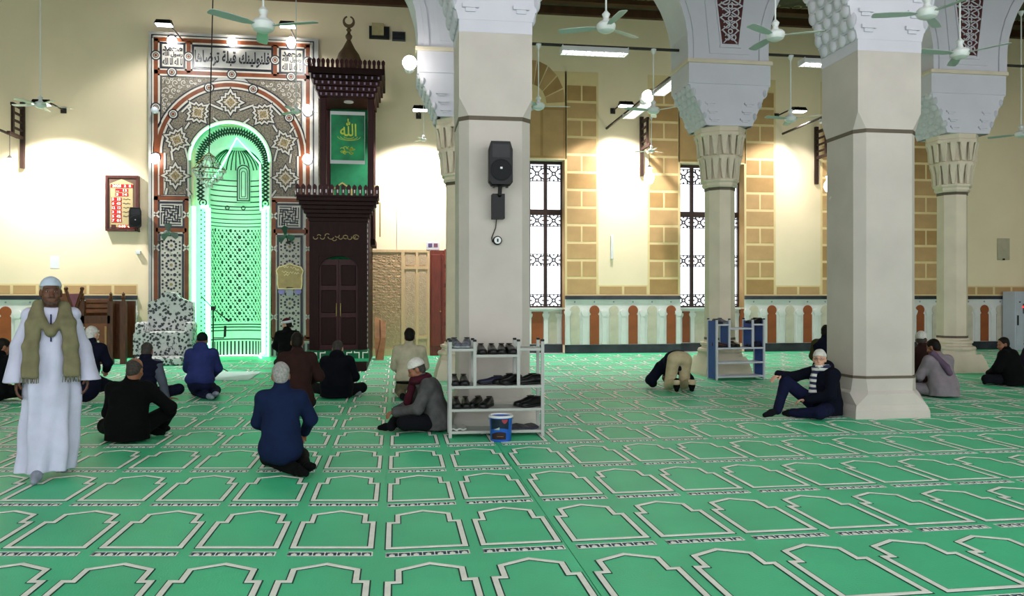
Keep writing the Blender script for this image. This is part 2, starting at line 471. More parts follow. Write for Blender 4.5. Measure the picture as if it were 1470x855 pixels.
# ---------------------------------------------------------------- arcades
def arcade(y, th, xs, name, spring, lx=None):
    """spandrel walls on the columns xs, arches between them"""
    mb = MB()
    hw = .85
    pts_all = ([lx] if lx is not None else [])+xs
    for a, b in zip(pts_all[:-1], pts_all[1:]):
        x0, x1 = a+hw, b-hw; cx = (x0+x1)/2; rx = (x1-x0)/2; rz = min(rx*1.12, CZ-.25-spring)
        poly = [(x0, spring)]
        poly += [(cx-rx*math.cos(t), spring+.25+rz*math.sin(t)*(1 if rz > rx*.9 else 1)-.25*0) for t in [PI*k/24 for k in range(25)]]
        poly += [(x1, spring), (b, spring), (b, CZ), (a, CZ), (a, spring)]
        poly = [(px, min(pz, CZ-.05) if 0 < i < 26 else pz) for i, (px, pz) in enumerate(poly)]
        mb.prism(poly, y-th/2, y+th/2)
        # raised archivolt on both faces
        for sgn in (-1, 1):
            path = [(x0-.16, spring)]+[(cx-(rx+.16)*math.cos(t), min(CZ-.02, spring+.25+(rz+.16)*math.sin(t))) for t in [PI*k/24 for k in range(25)]]+[(x1+.16, spring)]
            mb.ribbon(path, .10, y+sgn*th/2-.03*(sgn < 0), y+sgn*th/2+.03*(sgn > 0))
    return tag(mb.build(name, M_white), kind='structure')
SPR = 6.35
arc_far = arcade(RY2, 1.0, COLX+[22.0+.85], 'wall_arcade_far', SPR, LX)
arc_near = arcade(RY1, 1.0, COLX+[22.0+.85], 'wall_arcade_near', 6.6, LX)
# ================================================================ COLUMNS AND PILLARS
def sq(h, z, hy=None):
    hy = hy or h
    return [(-h,-hy,z),(h,-hy,z),(h,hy,z),(-h,hy,z)]
def octa(h, z, c=.22):
    """square of half-width h with corners cut back to h*(1-c)"""
    k = h*(1-c*2)
    return [(-k,-h,z),(k,-h,z),(h,-k,z),(h,k,z),(k,h,z),(-k,h,z),(-h,k,z),(-h,-k,z)]
def broach(h, z0, z1, c, up=True):
    """square to octagon with corner triangles; square end at z1 when up"""
    k = h*(1-c*2)
    o = octa(h, z0 if up else z1, c); s = sq(h, z1 if up else z0)
    vs = o+s
    # octagon idx 0..7, square idx 8..11 (corners: 8=(-,-) 9=(+,-) 10=(+,+) 11=(-,+))
    fs = [(0,1,9,8),(1,2,9),(2,3,10,9),(3,4,10),(4,5,11,10),(5,6,11),(6,7,8,11),(7,0,8)]
    return vs, fs

def muqarnas(parent, z0, w0, w1, dep, tiers, th, mat_, e=1.15):
    """corbel flush with the front, stepping out to both sides in scalloped tiers"""
    W_ = lambda k: (w0+(w1-w0)*(k/tiers)**e)/2
    MB().prism([(-W_(0), z0), (W_(0), z0), (W_(tiers)*.97, z0+tiers*th), (-W_(tiers)*.97, z0+tiers*th)], -dep/2, dep/2).build('corbel_core', mat_, parent)
    for sx in (-1, 1):
        for k in range(tiers):
            pw, hw = W_(k), W_(k+1); za = z0+k*th; ov = hw-pw
            o = MB(); n = 4; w = dep/n
            o.prism([(sx*(pw-.06), za), (sx*(pw+ov*.15), za), (sx*(pw+ov*.5), za+th*.75), (sx*(pw+ov*1.05), za+th*.78), (sx*(pw+ov*1.05), za+th), (sx*(pw-.06), za+th)], -dep/2+.004, dep/2-.004)
            for i in range(n+k % 2):
                yc = min(dep/2-.05, max(-dep/2+.05, -dep/2+(i+.5-(k % 2)*.5)*w))
                o.sphere((sx*(pw+ov*.25), yc, za+th*.62), 1, 8, 6, sc=(ov*.8+.012, w*.42, th*.72))
            o.build('corbel_tier', mat_, parent, 40)
    # shallow relief steps on the face
    for sx in (-1, 1):
        for j in range(3):
            zz = z0+th*(.9+j*1.35); x_ = W_(1+j*1.35)*.62
            MB().box(sx*x_-.10, sx*x_+.10, -dep/2-.035, -dep/2+.01, zz, zz+th*.32).build('relief_step', mat_, parent)
            MB().box(sx*x_-.06, sx*x_+.06, -dep/2-.02, -dep/2+.01, zz-th*.3, zz).build('relief_step', mat_, parent)

def near_pillar(x, y, label):
    p = thing('pillar', (x, y, 0), label=label, cat='pillar')
    h = .445; c = .13
    base = MB()
    base.loft([sq(.535, 0), sq(.53, .10), sq(.505, .17)])
    vs, fs = broach(.50, .17, .32, .16, up=False)
    base.add([(a, b, z) for a, b, z in vs], fs+[(8,9,10,11)])
    base.loft([octa(.50, .32, .16), octa(.47, .36, .16), octa(.455, .52, c)])
    base.build('base', M_stone, p)
    MB().loft([octa(.462, .52, c), octa(.462, .555, c)]).build('ring', M_band, p)
    MB().loft([octa(h, .555, c), octa(h, 3.78, c)]).build('shaft', M_stone, p)
    MB().loft([octa(.452, 3.775, c), octa(.452, 3.825, c)]).build('ring', M_band, p)
    up = MB(); vs, fs = broach(h+.008, 3.825, 4.05, c, up=True); up.add(vs, fs+[(0,1,2,3,4,5,6,7)])
    up.box(-h-.008, h+.008, -h-.008, h+.008, 4.05, 4.85)
    up.build('upper_block', M_stone, p)
    MB().box(-h-.011, h+.011, -h-.011, h+.011, 4.85, 5.0).build('painted_neck', M_white, p)
    muqarnas(p, 5.0, .92, 1.75, .92, 9, .1556, M_white, 1.0)
    MB().box(-.88, .88, -.50, .50, 6.4, 6.6).build('abacus', M_white, p)
    return p
def far_column(x, y, label):
    p = thing('column', (x, y, 0), label=label, cat='column')
    b = MB()
    b.loft([sq(.50, 0), sq(.50, .05), sq(.46, .22), sq(.40, .38)])
    b.loft([octa(.40, .38, .2), octa(.385, .46, .2)])
    b.lathe([(.44, .46), (.46, .50), (.44, .54), (.38, .56), (.37, .60), (.40, .62), (.40, .66), (.33, .68), (.32, .72)], 16, ph=PI/16)
    b.build('base', M_stone2, p)
    MB().lathe([(.315, .72), (.315, .77)], 8, ph=PI/8).build('ring', M_band, p)
    MB().lathe([(.308, .77), (.300, 3.78)], 8, ph=PI/8).build('shaft', M_stone2, p)
    MB().lathe([(.31, 3.78), (.31, 3.84)], 8, ph=PI/8).build('ring', M_band, p)
    cp = MB()
    cp.lathe([(.33, 3.84), (.36, 3.88), (.35, 3.93), (.39, 3.96), (.39, 4.0)], 8, ph=PI/8)
    cp.lathe([(.33, 4.0), (.36, 4.40)], 8, ph=PI/8)
    cp.lathe([(.44, 4.40), (.46, 4.46), (.41, 4.50), (.43, 4.86)], 8, ph=PI/8)
    cp.lathe([(.52, 4.86), (.53, 4.93), (.50, 4.95), (.52, 5.04)], 8, ph=PI/8)
    o = cp.build('capital', M_stone2, p)
    lf = MB()
    for k in range(16):                     # two tiers of pointed niches: raised ribs
        a = 2*PI*k/16+PI/16
        M = Matrix.Rotation(a, 3, 'Z')
        for (r0, r1, za, zb) in ((.345, .44, 3.98, 4.42), (.42, .51, 4.47, 4.88)):
            vs = [M @ Vector(q) for q in ((r0-.02, -.028, za), (r0-.02, .028, za), (r0+.045, -.02, za+.02), (r0+.045, .02, za+.02), (r1-.03, -.075, zb), (r1-.03, .075, zb), (r1+.0, -.06, zb), (r1+.0, .06, zb), (r0+.05, -.028, za+(zb-za)*.62), (r0+.05, .028, za+(zb-za)*.62))]
            lf.add(vs, [(0,1,3,2), (2,3,9,8), (8,9,7,6), (0,2,8,6,4), (1,5,7,9,3), (4,6,7,5)])
    lf.build('niche_ribs', M_stone2, o)
    muqarnas(p, 5.04, .96, 1.72, 1.0, 7, .118, M_white)
    MB().box(-.86, .86, -.52, .52, 5.865, 6.27).build('abacus', M_white, p)
    MB().bevbox(-.90, .90, -.56, .56, 6.27, 6.35, .015).build('abacus_moulding', M_stone2, p)
    return p
M_plaque = mat('carved_plaque_ground', '#4b2323', .7, .2, 6)
def plaque(x, y):
    """carved strapwork panel in the spandrel above a column"""
    f = y-.5
    MB().prism([(x-.42, SPR+.12), (x+.42, SPR+.12), (x+.60, SPR+1.9), (x-.60, SPR+1.9)], f-.02, f+.01).build('plaque_frame', M_white, arc_far)
    g = MB().prism([(x-.17, SPR+.32), (x+.17, SPR+.32), (x+.36, SPR+1.8), (x-.36, SPR+1.8)], f-.03, f-.005).build('plaque_ground', M_plaque, arc_far)
    s = MB()
    for k in range(6):
        zc = SPR+.45+k*.25; hw = .11+k*.03
        for sx in (-1, 1):
            s.ribbon(arc(x+sx*hw*.55, zc, hw*.5, -150, 150, 10), .022, f-.045, f-.028)
            s.ribbon([(x+sx*hw*1.3, zc-.12), (x+sx*hw*.2, zc), (x+sx*hw*1.4, zc+.13)], .022, f-.045, f-.028)
        s.ribbon(arc(x, zc+.12, .045, 0, 360, 8)[:-1], .02, f-.045, f-.028, closed=True)
    s.build('plaque_strapwork', M_white, g)
    for sx in (-1, 1):
        MB().prism([(x+sx*.17, SPR+.30), (x+sx*.20, SPR+.28), (x+sx*.40, SPR+1.8), (x+sx*.36, SPR+1.8)], f-.04, f-.01).build('plaque_moulding', M_white, arc_far)
    MB().box(x-.22, x+.22, f-.05, f-.01, SPR+.24, SPR+.29).build('plaque_sill', M_white, arc_far)
pil_l = {0: 'square stone pillar carrying the black loudspeaker, shoe rack at its foot', 1: 'stone pillar a man in a knit cap leans against', 2: 'stone pillar at the far right of the near arcade, beyond the photograph'}
for i, x in enumerate([1.21, 6.47]): near_pillar(x, RY1, pil_l[i])
far_l = ['slender stone column standing behind the loudspeaker pillar', 'slender stone column rising behind the blue and white shoe rack', 'slender stone column to the right of the broad leaning-man pillar']
for i, x in enumerate([1.25, 6.62, 11.9]): far_column(x, RY2, far_l[i]); plaque(x, RY2)

# iron tie rods along and across the arcades
def rod(a, b, r=.03):
    o = MB().tube([a, b], r, 8).build('tie_rod', M_rod); return o
TZ = 6.66
tie = []
xs = [LX]+COLX[:3]+[17.3]
for (a, b) in zip(xs[1:-1], xs[2:]):
    tie.append(tag(rod((a+.86, RY2, TZ), (b-.86, RY2, TZ)), 'dark iron tie rod of the far arcade %s' % {1.25: 'carrying the long louvred lamp', 6.6: 'meeting the broad leaning-man pillar', 11.95: 'right of the right-hand slender column'}[a], 'tie rod'))
for x, lb in ((5.95, 'slanting dark iron rod from the slender column to the wall, a glaring lamp on it'), (11.3, 'dark iron rod to the wall behind the broad leaning-man pillar')):
    tag(rod((x, RY2+.51, 6.42), (x, WY, 6.42), .035), lb, 'tie rod')
tag(rod((-9.7, 8.0, 5.72), (-9.7, WY, 5.72), .035), 'dark iron rod running along the left side towards the prayer wall', 'tie rod')
# ================================================================ FANS AND LAMPS
def blade_mesh(L=.62):
    mb = MB()
    prof = [(.10, .028), (.16, .035), (.22, .055), (.45, .066), (L, .058), (L+.02, .03)]
    top = [(r, w, .012-.05*w/.066*0) for r, w in prof]
    rings = []
    for r, w in prof:
        t = .10 if r > .15 else .02
        rings.append([(r, -w, -w*t*1.6-.003), (r, w, w*t*1.6-.003), (r, w, w*t*1.6+.003), (r, -w, -w*t*1.6+.003)])
    mb.loft(rings)
    return mb.mesh('blade', M_blade, 30)
BLADE = blade_mesh()
HUB = MB().lathe([(.001, -.085), (.06, -.08), (.105, -.055), (.125, -.02), (.125, .02), (.10, .05), (.05, .065), (.035, .11), (.055, .16), (.02, .20)], 20).mesh('motor', M_fanw, 30)
BRKT = MB().box(-.02, .14, -.018, .018, -.006, .006).mesh('blade_arm', M_steel)
def fan(px, py, Y, top, ang, label, n=3, size=1.0, loc=None, group=None):
    p = loc or at(px, py, Y)
    f = thing('ceiling_fan', p, label=label, cat='fan', group=group)
    f.scale = (size,)*3
    link('motor', HUB, f)
    for k in range(n):
        b = link('blade', BLADE, f, (0, 0, -.01), ang+2*PI*k/n)
        link('blade_arm', BRKT, b, (0, 0, .006))
    h = (top-p[2])/size
    MB().tube([(0, 0, .17), (0, 0, h)], .012/size**.5, 8).build('rod', M_fanw, f)
    MB().lathe([(.02, h-.10), (.06, h-.02), (.06, h)], 12).build('canopy', M_fanw, f)
    return f
fan(378, 36, 9.6, CZ, 1.75, 'ceiling fan hanging in front of the lit prayer niche, blades tinged green', size=1.05)
fan(870, 38, 10.25, 6.6, -1.48, 'white ceiling fan hanging high between the two broad pillars', size=1.0)
fan(1113, 50, 10.25, 6.6, -.46, 'white ceiling fan hanging in front of the carved capital of the slender column', size=1.0)
fan(1331, 18, 8.9, CZ, .78, 'white ceiling fan hanging beside the top of the broad leaning-man pillar', size=1.0)
fan(1378, 76, 10.25, 6.6, 1.1, 'ceiling fan hanging in front of the carved plaque of the right-hand slender column', size=1.0)
fan(773, 152, RY2, TZ, -.1, 'ceiling fan on the far arcade rod close beside the loudspeaker pillar', size=1.0)
fan(938, 158, RY2, TZ, 1.25, 'ceiling fan on the far arcade rod beneath the bright floodlight', size=1.0)
fan(1135, 170, RY2, TZ, 1.27, 'ceiling fan on the far arcade rod between the slender column and the broad pillar', size=1.0)
fan(58, 150, 18.3, CZ, .45, 'pale five-bladed ceiling fan on a long rod against the cream wall', n=5, size=.95)
fan(425, 159, 19.6, CZ, .2, 'small ceiling fan hanging on a white rod in front of the patterned niche wall', size=.85)
fan(935, 216, 20.2, 6.3, .5, 'small white fan hanging below the slanting lamp rod', size=.70)
fan(1466, 192, RY2, TZ+1.2, .2, 'ceiling fan at the far right beyond the slender column', size=1.0)
fan(608, 200, 20.5, CZ, .1, 'small ceiling fan in front of the brightly lit wall right of the pulpit', size=.55)

# fluorescent fittings
def fluoro(c, rz, L, label, tilt=(0, 0), group=None, est=M_tube):
    f = thing('fluorescent_lamp', c, rz, label=label, cat='lamp', group=group)
    mb = MB()
    w = .30
    mb.loft([[(-L/2, -w/2, 0), (L/2, -w/2, 0), (L/2, w/2, 0), (-L/2, w/2, 0)], [(-L/2, -w/2+.06, .09), (L/2, -w/2+.06, .09), (L/2, w/2-.06, .09), (-L/2, w/2-.06, .09)]], cap=False)
    mb.add([(-L/2, -w/2+.06, .09), (L/2, -w/2+.06, .09), (L/2, w/2-.06, .09), (-L/2, w/2-.06, .09)], [(0,1,2,3)])
    for s in (-1, 1): mb.box(-L/2, L/2, s*w/2-.006, s*w/2+.006, -.03, .0)
    for s in (-1, 1): mb.box(s*L/2-.006, s*L/2+.006, -w/2, w/2, -.03, .09)
    mb.build('housing', M_lampw, f, recalc=False)
    for s in (-.07, .07):
        MB().tube([(-L/2+.03, s, .02), (L/2-.03, s, .02)], .016, 8).build('tube', est, f)
    n = int(L/.12)
    lv = MB().box(-.003, .003, -w/2+.01, w/2-.01, -.028, .0).mesh('louvre', M_lampw)
    for i in range(1, n): link('louvre', lv, f, (-L/2+i*L/n, 0, 0))
    if tilt[0]: f.rotation_euler[0] = tilt[0]
    return f
def hanger(f, z, top, xs=(-.4, .4)):
    mb = MB()
    for x in xs: mb.tube([(x, 0, z), (x, 0, top)], .006, 6)
    mb.build('hanger', M_rod, f)
p = at(853, 76, RY2)
f = fluoro((p.x, RY2, TZ-.12), 0, 1.35, 'long louvred fluorescent lamp under the far arcade rod'); hanger(f, .085, .12)
p = at(1172, 95, RY2)
f = fluoro((p.x+.12, RY2, TZ-.15), 0, .9, 'louvred fluorescent lamp on the rod meeting the broad leaning-man pillar'); hanger(f, .09, .14, (-.3, .3))
for (x, yy, lb) in ((5.95, 19.4, 'fluorescent lamp on the slanting rod near the first window'), (11.3, 19.2, 'fluorescent lamp on the rod behind the broad leaning-man pillar')):
    f = fluoro((x, yy, 6.25), PI/2, 1.5, lb); hanger(f, .09, .17, (-.5, .5))
f = fluoro((5.95, 17.1, 6.25), PI/2, 1.3, 'fluorescent lamp on the slanting rod close to the slender column'); hanger(f, .09, .17, (-.5, .5))
f = fluoro((-9.7, 15.6, 5.55), PI/2, 1.4, 'fluorescent lamp on the rod along the left side of the hall'); hanger(f, .09, .17, (-.5, .5))
# unseen lamps added over the near hall, boosted to brighten the floor
for (x, yy) in ((-6.5, 9.0), (-6.5, 3.0), (4.0, 6.5), (4.0, 1.0), (10.0, 6.5), (-2.0, 13.0)):
    f = fluoro((x, yy, 8.2), 0, 2.0, 'unseen fluorescent lamp added above the open floor to brighten it', group='added lamps above the view', est=M_tube2); hanger(f, .09, 1.6, (-.5, .5))

def lamp_light(name, kind, loc, energy, color=(1, 1, 1), size=.2, spot=None, aim=None, parent=None, blend=.6):
    d = bpy.data.lights.new(name, kind); d.energy = energy; d.color = color
    if kind == 'SPOT': d.spot_size = spot; d.spot_blend = blend; d.shadow_soft_size = size
    elif kind == 'AREA': d.size = size
    else: d.shadow_soft_size = size
    o = bpy.data.objects.new(name, d); COL.objects.link(o); o.location = loc
    if aim is not None:
        o.rotation_euler = (Vector(aim)-Vector(loc)).to_track_quat('-Z', 'Y').to_euler()
    return o

# floodlights on the wall lighting it downwards
M_flood = mat('flood_glass', '#ffffff', .3, 0, emit='#ffffff', estr=6)
def flood(px, py, Y, label, energy, spread=125, arm=True, light=True, sc=1.0, drop=(0, .35, -2.5)):
    p = at(px, py, Y)
    f = thing('floodlight', p, label=label, cat='floodlight'); f.scale = (sc,)*3
    h = MB(); h.loft([[(-.16, -.12, .10), (.16, -.12, .10), (.16, .05, .14), (-.16, .05, .14)], [(-.20, -.16, .0), (.20, -.16, .0), (.20, .10, .0), (-.20, .10, .0)]])
    h.build('housing', M_black, f)
    MB().box(-.18, .18, -.14, .08, -.02, -.004).build('lens', M_flood, f)
    L = (WY-Y)/sc
    MB().tube([(0, 0, .12), (0, L*.5, .16), (0, L, .16)], .02, 6).build('arm', M_rod, f)
    MB().box(-.07, .07, L-.02, L, .08, .24).build('wall_plate', M_rod, f)
    if light:
        lamp_light('flood_beam', 'SPOT', p+Vector((0, 0, -.06)), energy, (1, .99, .97), .12, math.radians(spread), p+Vector(drop), blend=.45)
    return f
flood(603, 158, 20.9, 'white floodlight on an arm above the bright wall beside the pulpit', 900)
flood(898, 152, 21.0, 'floodlight throwing a bright pool on the wall between the windows', 700)
flood(1146, 160, 21.0, 'floodlight lighting the wall beside the broad leaning-man pillar', 350)
flood(60, 150, 21.0, 'floodlight over the bright wall left of the prayer-time board', 900)
flood(236, 36, 20.4, 'dark floodlight on an arm above the left corner of the niche wall', 160, drop=(0, 1.2, -2.0))
flood(413, 38, 20.4, 'dark floodlight on an arm above the right corner of the niche wall', 160, drop=(0, 1.2, -2.0))
# small bare floodlights on the arcade
def bulb(px, py, Y, r, label, wall_y, cat='lamp', e=M_globe, group=None):
    p = at(px, py, Y)
    f = thing('wall_globe_lamp', p, label=label, cat=cat, group=group)
    MB().sphere((0, 0, 0), r, 16, 10).build('globe', e, f, True)
    L = wall_y-p.y
    MB().lathe([(r*.55, 0), (r*.5, L*.5), (r*.8, L)], 12, c=(0, 0, 0), M=Matrix.Rotation(-PI/2, 3, 'X')).build('holder', M_lampw, f)
    return f
bulb(588, 90, RY2-.85, .13, 'bare round lamp glowing on the arch face left of the loudspeaker pillar', RY2-.5)
bulb(930, 138, 18.3, .14, 'glaring round lamp on the slanting rod near the first window', 18.6)

# glass lanterns hung on timber brackets
M_glassw = mat('lit_opal_glass', '#fff6e2', .3, 0, emit='#fff1d8', estr=5)
M_brwood = mat('bracket_wood', '#33201a', .6, .2, 8)
def lantern(px, py, label):
    Y = 21.55
    p = at(px, py, Y)
    f = thing('lantern', p, label=label, cat='lantern')
    MB().lathe([(.03, -.28), (.10, -.24), (.15, -.12), (.13, -.02), (.08, .05), (.06, .12), (.10, .18)], 12).build('glass', M_glassw, f, 30)
    MB().lathe([(.10, .18), (.05, .22), (.02, .26)], 12).build('cap', M_rod, f)
    MB().tube([(0, 0, .24), (0, 0, .80)], .01, 6).build('chain', M_rod, f)
    b = MB(); yw = WY-Y
    b.box(-.05, .05, yw-.10, yw-.02, .05, 1.75); b.box(-.035, .035, -.08, yw-.05, .78, .86); b.box(-.035, .035, .1, yw-.05, 1.55, 1.62)
    b.box(-.03, .03, .12, .2, .86, 1.6)
    for k in range(3): b.box(-.025, .025, .2, yw-.1, .98+k*.19, 1.03+k*.19)
    b.build('bracket', M_brwood, f)
    lamp_light('lantern_glow', 'POINT', p+Vector((0, -.25, -.05)), 25, (1, .93, .8), .12)
    return f
lantern(932, 250, 'lit glass lantern on a dark timber bracket beside the first window bay')
lantern(1190, 262, 'lit glass lantern half hidden behind the broad leaning-man pillar')
lantern(14, 238, 'lit glass lantern on a dark timber bracket at the far left of the wall')

# crystal chandelier on a long wire in front of the niche
pc = at(300, 245, 19.0)
chn = thing('chandelier', pc, label='small crystal chandelier hanging on a thin wire in front of the green niche', cat='chandelier')
M_cry = mat('crystal_drops', '#cfd8d0', .1, .2, 30, spec=.9)
cm = MB()
for tier, (R, z) in enumerate(((.12, .28), (.22, .12), (.36, -.02), (.30, -.14), (.18, -.24), (.08, -.32))):
    n = int(8+R*60)
    for k in range(n):
        a = 2*PI*k/n+tier*.3; r2 = R*(.85+.15*rnd.random()); zz = z+rnd.uniform(-.04, .04)
        c = (r2*math.cos(a), r2*math.sin(a), zz)
        cm.lathe([(.001, -.05), (.022, 0), (.001, .04)], 4, c=c, ph=a)
tag(cm.build('crystal_drops', M_cry, chn), kind='stuff')
fr = MB()
for R, z in ((.12, .32), (.36, .02), (.18, -.2)):
    fr.tube([(R*math.cos(2*PI*k/24), R*math.sin(2*PI*k/24), z) for k in range(25)], .012, 6)
for k in range(6):
    a = PI*k/3; fr.tube([(0, 0, .42), (.12*math.cos(a), .12*math.sin(a), .32), (.36*math.cos(a), .36*math.sin(a), .02)], .008, 5)
fr.build('frame', mat('brass', '#8d7440', .3, .1, metal=.8), chn)
MB().tube([(0, 0, .4), (0.12, 0, CZ-pc.z)], .014, 6).build('wire', M_rod, chn)
# ================================================================ PRAYER NICHE WALL (mihrab)
MYF = WY-.22                                # front of the marble facing
pm = Pl(MYF, 335)
X, Z = pm.x, pm.z
PXM = pm.d/FPX                              # metres per picture pixel on this plane
M_facing = mat('grey_white_marble', '#a3a19e', .4, .10, 2.5)
M_mdark = mat('dark_inlay', '#24262e', .35, .2, 5)
M_mwhite = mat('white_inlay', '#b9b4ab', .4, .06, 5)
M_mterra = mat('terracotta_inlay', '#6f3a20', .45, .22, 5)
M_mtan = mat('tan_mosaic', '#8a8070', .5, 0, 26, col2='#3f3b34', detail=8)
M_mgold = mat('gold_mosaic', '#a58f62', .5, 0, 26, col2='#4d483f', detail=8)
M_ngrn = mat('niche_marble', '#cfe8d8', .45, .06, 3)  # mint of the LED light put into the white-cream marble's colour
M_ndark = mat('niche_dark_inlay', '#123a2a', .4, .1, 6)
mih = thing('prayer_niche', (0, 0, 0), label='tall marble prayer niche with inlaid frame and green-lit arched recess', cat='prayer niche')
AC = 330; AY = 231; AR = 56                 # arch of the recess in picture pixels
def archpath(r, ytop=AY, ybot=513, n=28, cx=AC):
    p = [(X(cx-r), Z(ybot))]
    p += [(X(cx)+(-r*math.cos(t))*PXM*1.0, Z(ytop)+r*PXM*math.sin(t)) for t in [PI*k/n for k in range(n+1)]]
    return p+[(X(cx+r), Z(ybot))]
x0, x1, zt = X(213), X(457), Z(50)
ap = archpath(AR)
poly = [(x0, 0), (x0, zt), (x1, zt), (x1, 0)]+[(ap[-1][0], 0)]+ap[1:-1][::-1]+[(ap[0][0], 0)]
MB().prism(poly, MYF, WY).build('marble_facing', M_facing, mih)

# recess: soffit, flat back ring with inner niche
RDp = .42
so = MB()
full = [(ap[0][0], 0)]+ap[1:-1]+[(ap[-1][0], 0)]
so.loft([[(a, MYF, b) for a, b in full], [(a, MYF+RDp, b) for a, b in full]], cap=False, closed=False)
so.build('recess_soffit', M_ngrn, mih)
IR = 39; ICX = 335; IY = 246
ip = [(X(ICX)-IR*PXM*math.cos(t), Z(IY)+IR*PXM*math.sin(t)) for t in [PI*k/28 for k in range(29)]]
poly = [full[0]]+full[1:-1]+[full[-1]]+[(ip[-1][0], 0)]+ip[::-1]+[(ip[0][0], 0)]
YB = MYF+RDp
MB().prism(poly, YB, YB+.03).build('recess_back', M_ngrn, mih)
# inner niche: half cylinder and half dome
R = IR*PXM; cx = X(ICX); zs = Z(IY)
nn = 24
def nichep(t, z): return (cx-R*math.cos(t), YB+.02+R*.8*math.sin(t), z)
nb = MB()
zl = [0, Z(490), Z(466), Z(322), zs]
nb.loft([[nichep(PI*k/nn, z) for k in range(nn+1)] for z in zl], cap=False, closed=False)
dome = [[(cx-R*math.cos(e)*math.cos(PI*k/nn), YB+.02+R*.8*math.cos(e)*math.sin(PI*k/nn), zs+R*math.sin(e)) for k in range(nn+1)] for e in [PI/2*j/10*.998 for j in range(11)]]
nb.loft(dome, cap=False, closed=False)
nb.build('niche_shell', M_ngrn, mih, 40)
# dark courses and rays of the niche (inlay lines)
ln = MB()
def hcourse(py, w=.018, t0=.06, t1=.94):
    z = Z(py); pts = [nichep(PI*(t0+(t1-t0)*k/20), z) for k in range(21)]
    a = [(cx+(p[0]-cx)*.993, YB+.02+(p[1]-YB-.02)*.993, z-w/2) for p in pts]; b = [(q[0], q[1], z+w/2) for q in a]
    ln.loft([a, b], cap=False, closed=False)
for py in (252, 260, 268, 276, 284, 291): hcourse(py, .028)
for py in (296, 302, 310, 316, 321): hcourse(py, .022)
for py in (467, 471, 476, 489): hcourse(py, .03)
for k in range(17):                         # rays of the half dome
    t = PI*(k+.5)/17
    pts = []
    for e in [.25+(PI/2-.62)*j/8 for j in range(9)]:
        pts.append(Vector((cx-R*.985*math.cos(e)*math.cos(t), YB+.02+R*.8*.985*math.cos(e)*math.sin(t), zs+R*.985*math.sin(e))))
    ln.tube(pts, .014, 4)
for k in range(22):                         # upright stripes of the base
    t = PI*(k+.5)/22
    a, b = nichep(t-.03, 0), nichep(t+.03, 0)
    q = [((c[0]-cx)*.99+cx, (c[1]-YB-.02)*.985+YB+.02) for c in (a, b)]
    ln.add([(q[0][0], q[0][1], .0), (q[1][0], q[1][1], .0), (q[1][0], q[1][1], Z(492)), (q[0][0], q[0][1], Z(492))], [(0,1,2,3)])
tag(ln.build('niche_inlay_lines', M_ndark, mih), kind='stuff')
# star mosaic of the niche wall
st = MB()
def ndisc(t, z, r, n=6):
    c = Vector(nichep(t, z)); nrm = Vector((math.cos(t), -.8*math.sin(t), 0)).normalized()
    u = Vector((-nrm.y, nrm.x, 0)); c = c+nrm*.006
    st.add([c+u*r*math.cos(2*PI*i/n)+Vector((0, 0, r*math.sin(2*PI*i/n))) for i in range(n)], [tuple(range(n))])
rowstep = 9.5
py = 327.0; ri = 0
while py < 464:
    for k in range(17):
        t = PI*(.07+.86*(k+(.5 if ri % 2 else 0))/16.5)
        big = (ri % 4 == 0 and k % 4 == 2) or (ri % 4 == 2 and k % 4 == 0)
        ndisc(t, Z(py), .050 if big else (.034 if k % 2 else .026), 8 if big else 6)
        if not big: ndisc(t+.05, Z(py+rowstep*.25), .016, 5)
    py += rowstep/2; ri += 1
tag(st.build('star_mosaic', M_ndark, mih), kind='stuff')
# small blind arch in the middle of the niche and knots
def panelpath(px0, px1, pyt, pyb, r): 
    xc = (X(px0)+X(px1))/2; hw = (X(px1)-X(px0))/2
    return [(xc-hw, Z(pyb)), (xc-hw, Z(pyt)-hw)]+arc(xc, Z(pyt)-hw, hw, 180, 0, 10)[1:-1]+[(xc+hw, Z(pyt)-hw), (xc+hw, Z(pyb))]
yb = YB+.02+R*.8-.10
MB().prism(panelpath(330, 350, 227, 284, 0), yb, yb+.1).build('blind_arch', M_ngrn, mih)
bl = MB()
for a, w in (((331, 349, 229, 282), .03), ((334, 346, 233, 279), .02), ((337, 343, 238, 276), .016)):
    bl.ribbon(panelpath(*a, 0), w, yb-.012, yb+.002, closed=True)
for px in (316, 340, 364): bl.ribbon([(X(px)+.05*math.cos(a), Z(293)+.05*math.sin(a)) for a in [2*PI*k/12 for k in range(12)]], .022, yb-.012, yb+.0, closed=True)
bl.build('blind_arch_lines', M_ndark, mih)
# zigzag lattice on the recess back, and narrow side panels
zz = MB()
for off, amp in ((0, 1), (1, -1)):
    pts = []
    for k in range(41):
        a = PI*k/40; r = (AR-8.5+amp*4.4*(1 if k % 2 else -1))*PXM
        pts.append((X(AC)-r*math.cos(a), Z(AY)+r*math.sin(a)))
    zz.ribbon(pts, .045, YB-.008, YB+.002)
    for sx in (-1, 1):
        zz.ribbon([(X(AC+sx*(AR-8.5+amp*4.4*(1 if k % 2 else -1))), Z(AY+k*6)) for k in range(10)], .045, YB-.008, YB+.002)
for px in (286, 377):
    zz.ribbon([(X(px)+.09*math.cos(a), Z(289)+.09*math.sin(a)) for a in [2*PI*k/14 for k in range(14)]], .03, YB-.008, YB+.002, closed=True)
    zz.sphere((X(px), YB, Z(289)), .03, 8, 6)
    for k in range(60):
        zz.lathe([(.022, 0), (.022, .006)], 6, c=(X(px)+(.045 if k % 2 else -.045), YB-.004, Z(300)-k*.062), M=Matrix.Rotation(PI/2, 3, 'X'))
tag(zz.build('recess_inlay', M_ndark, mih), kind='stuff')

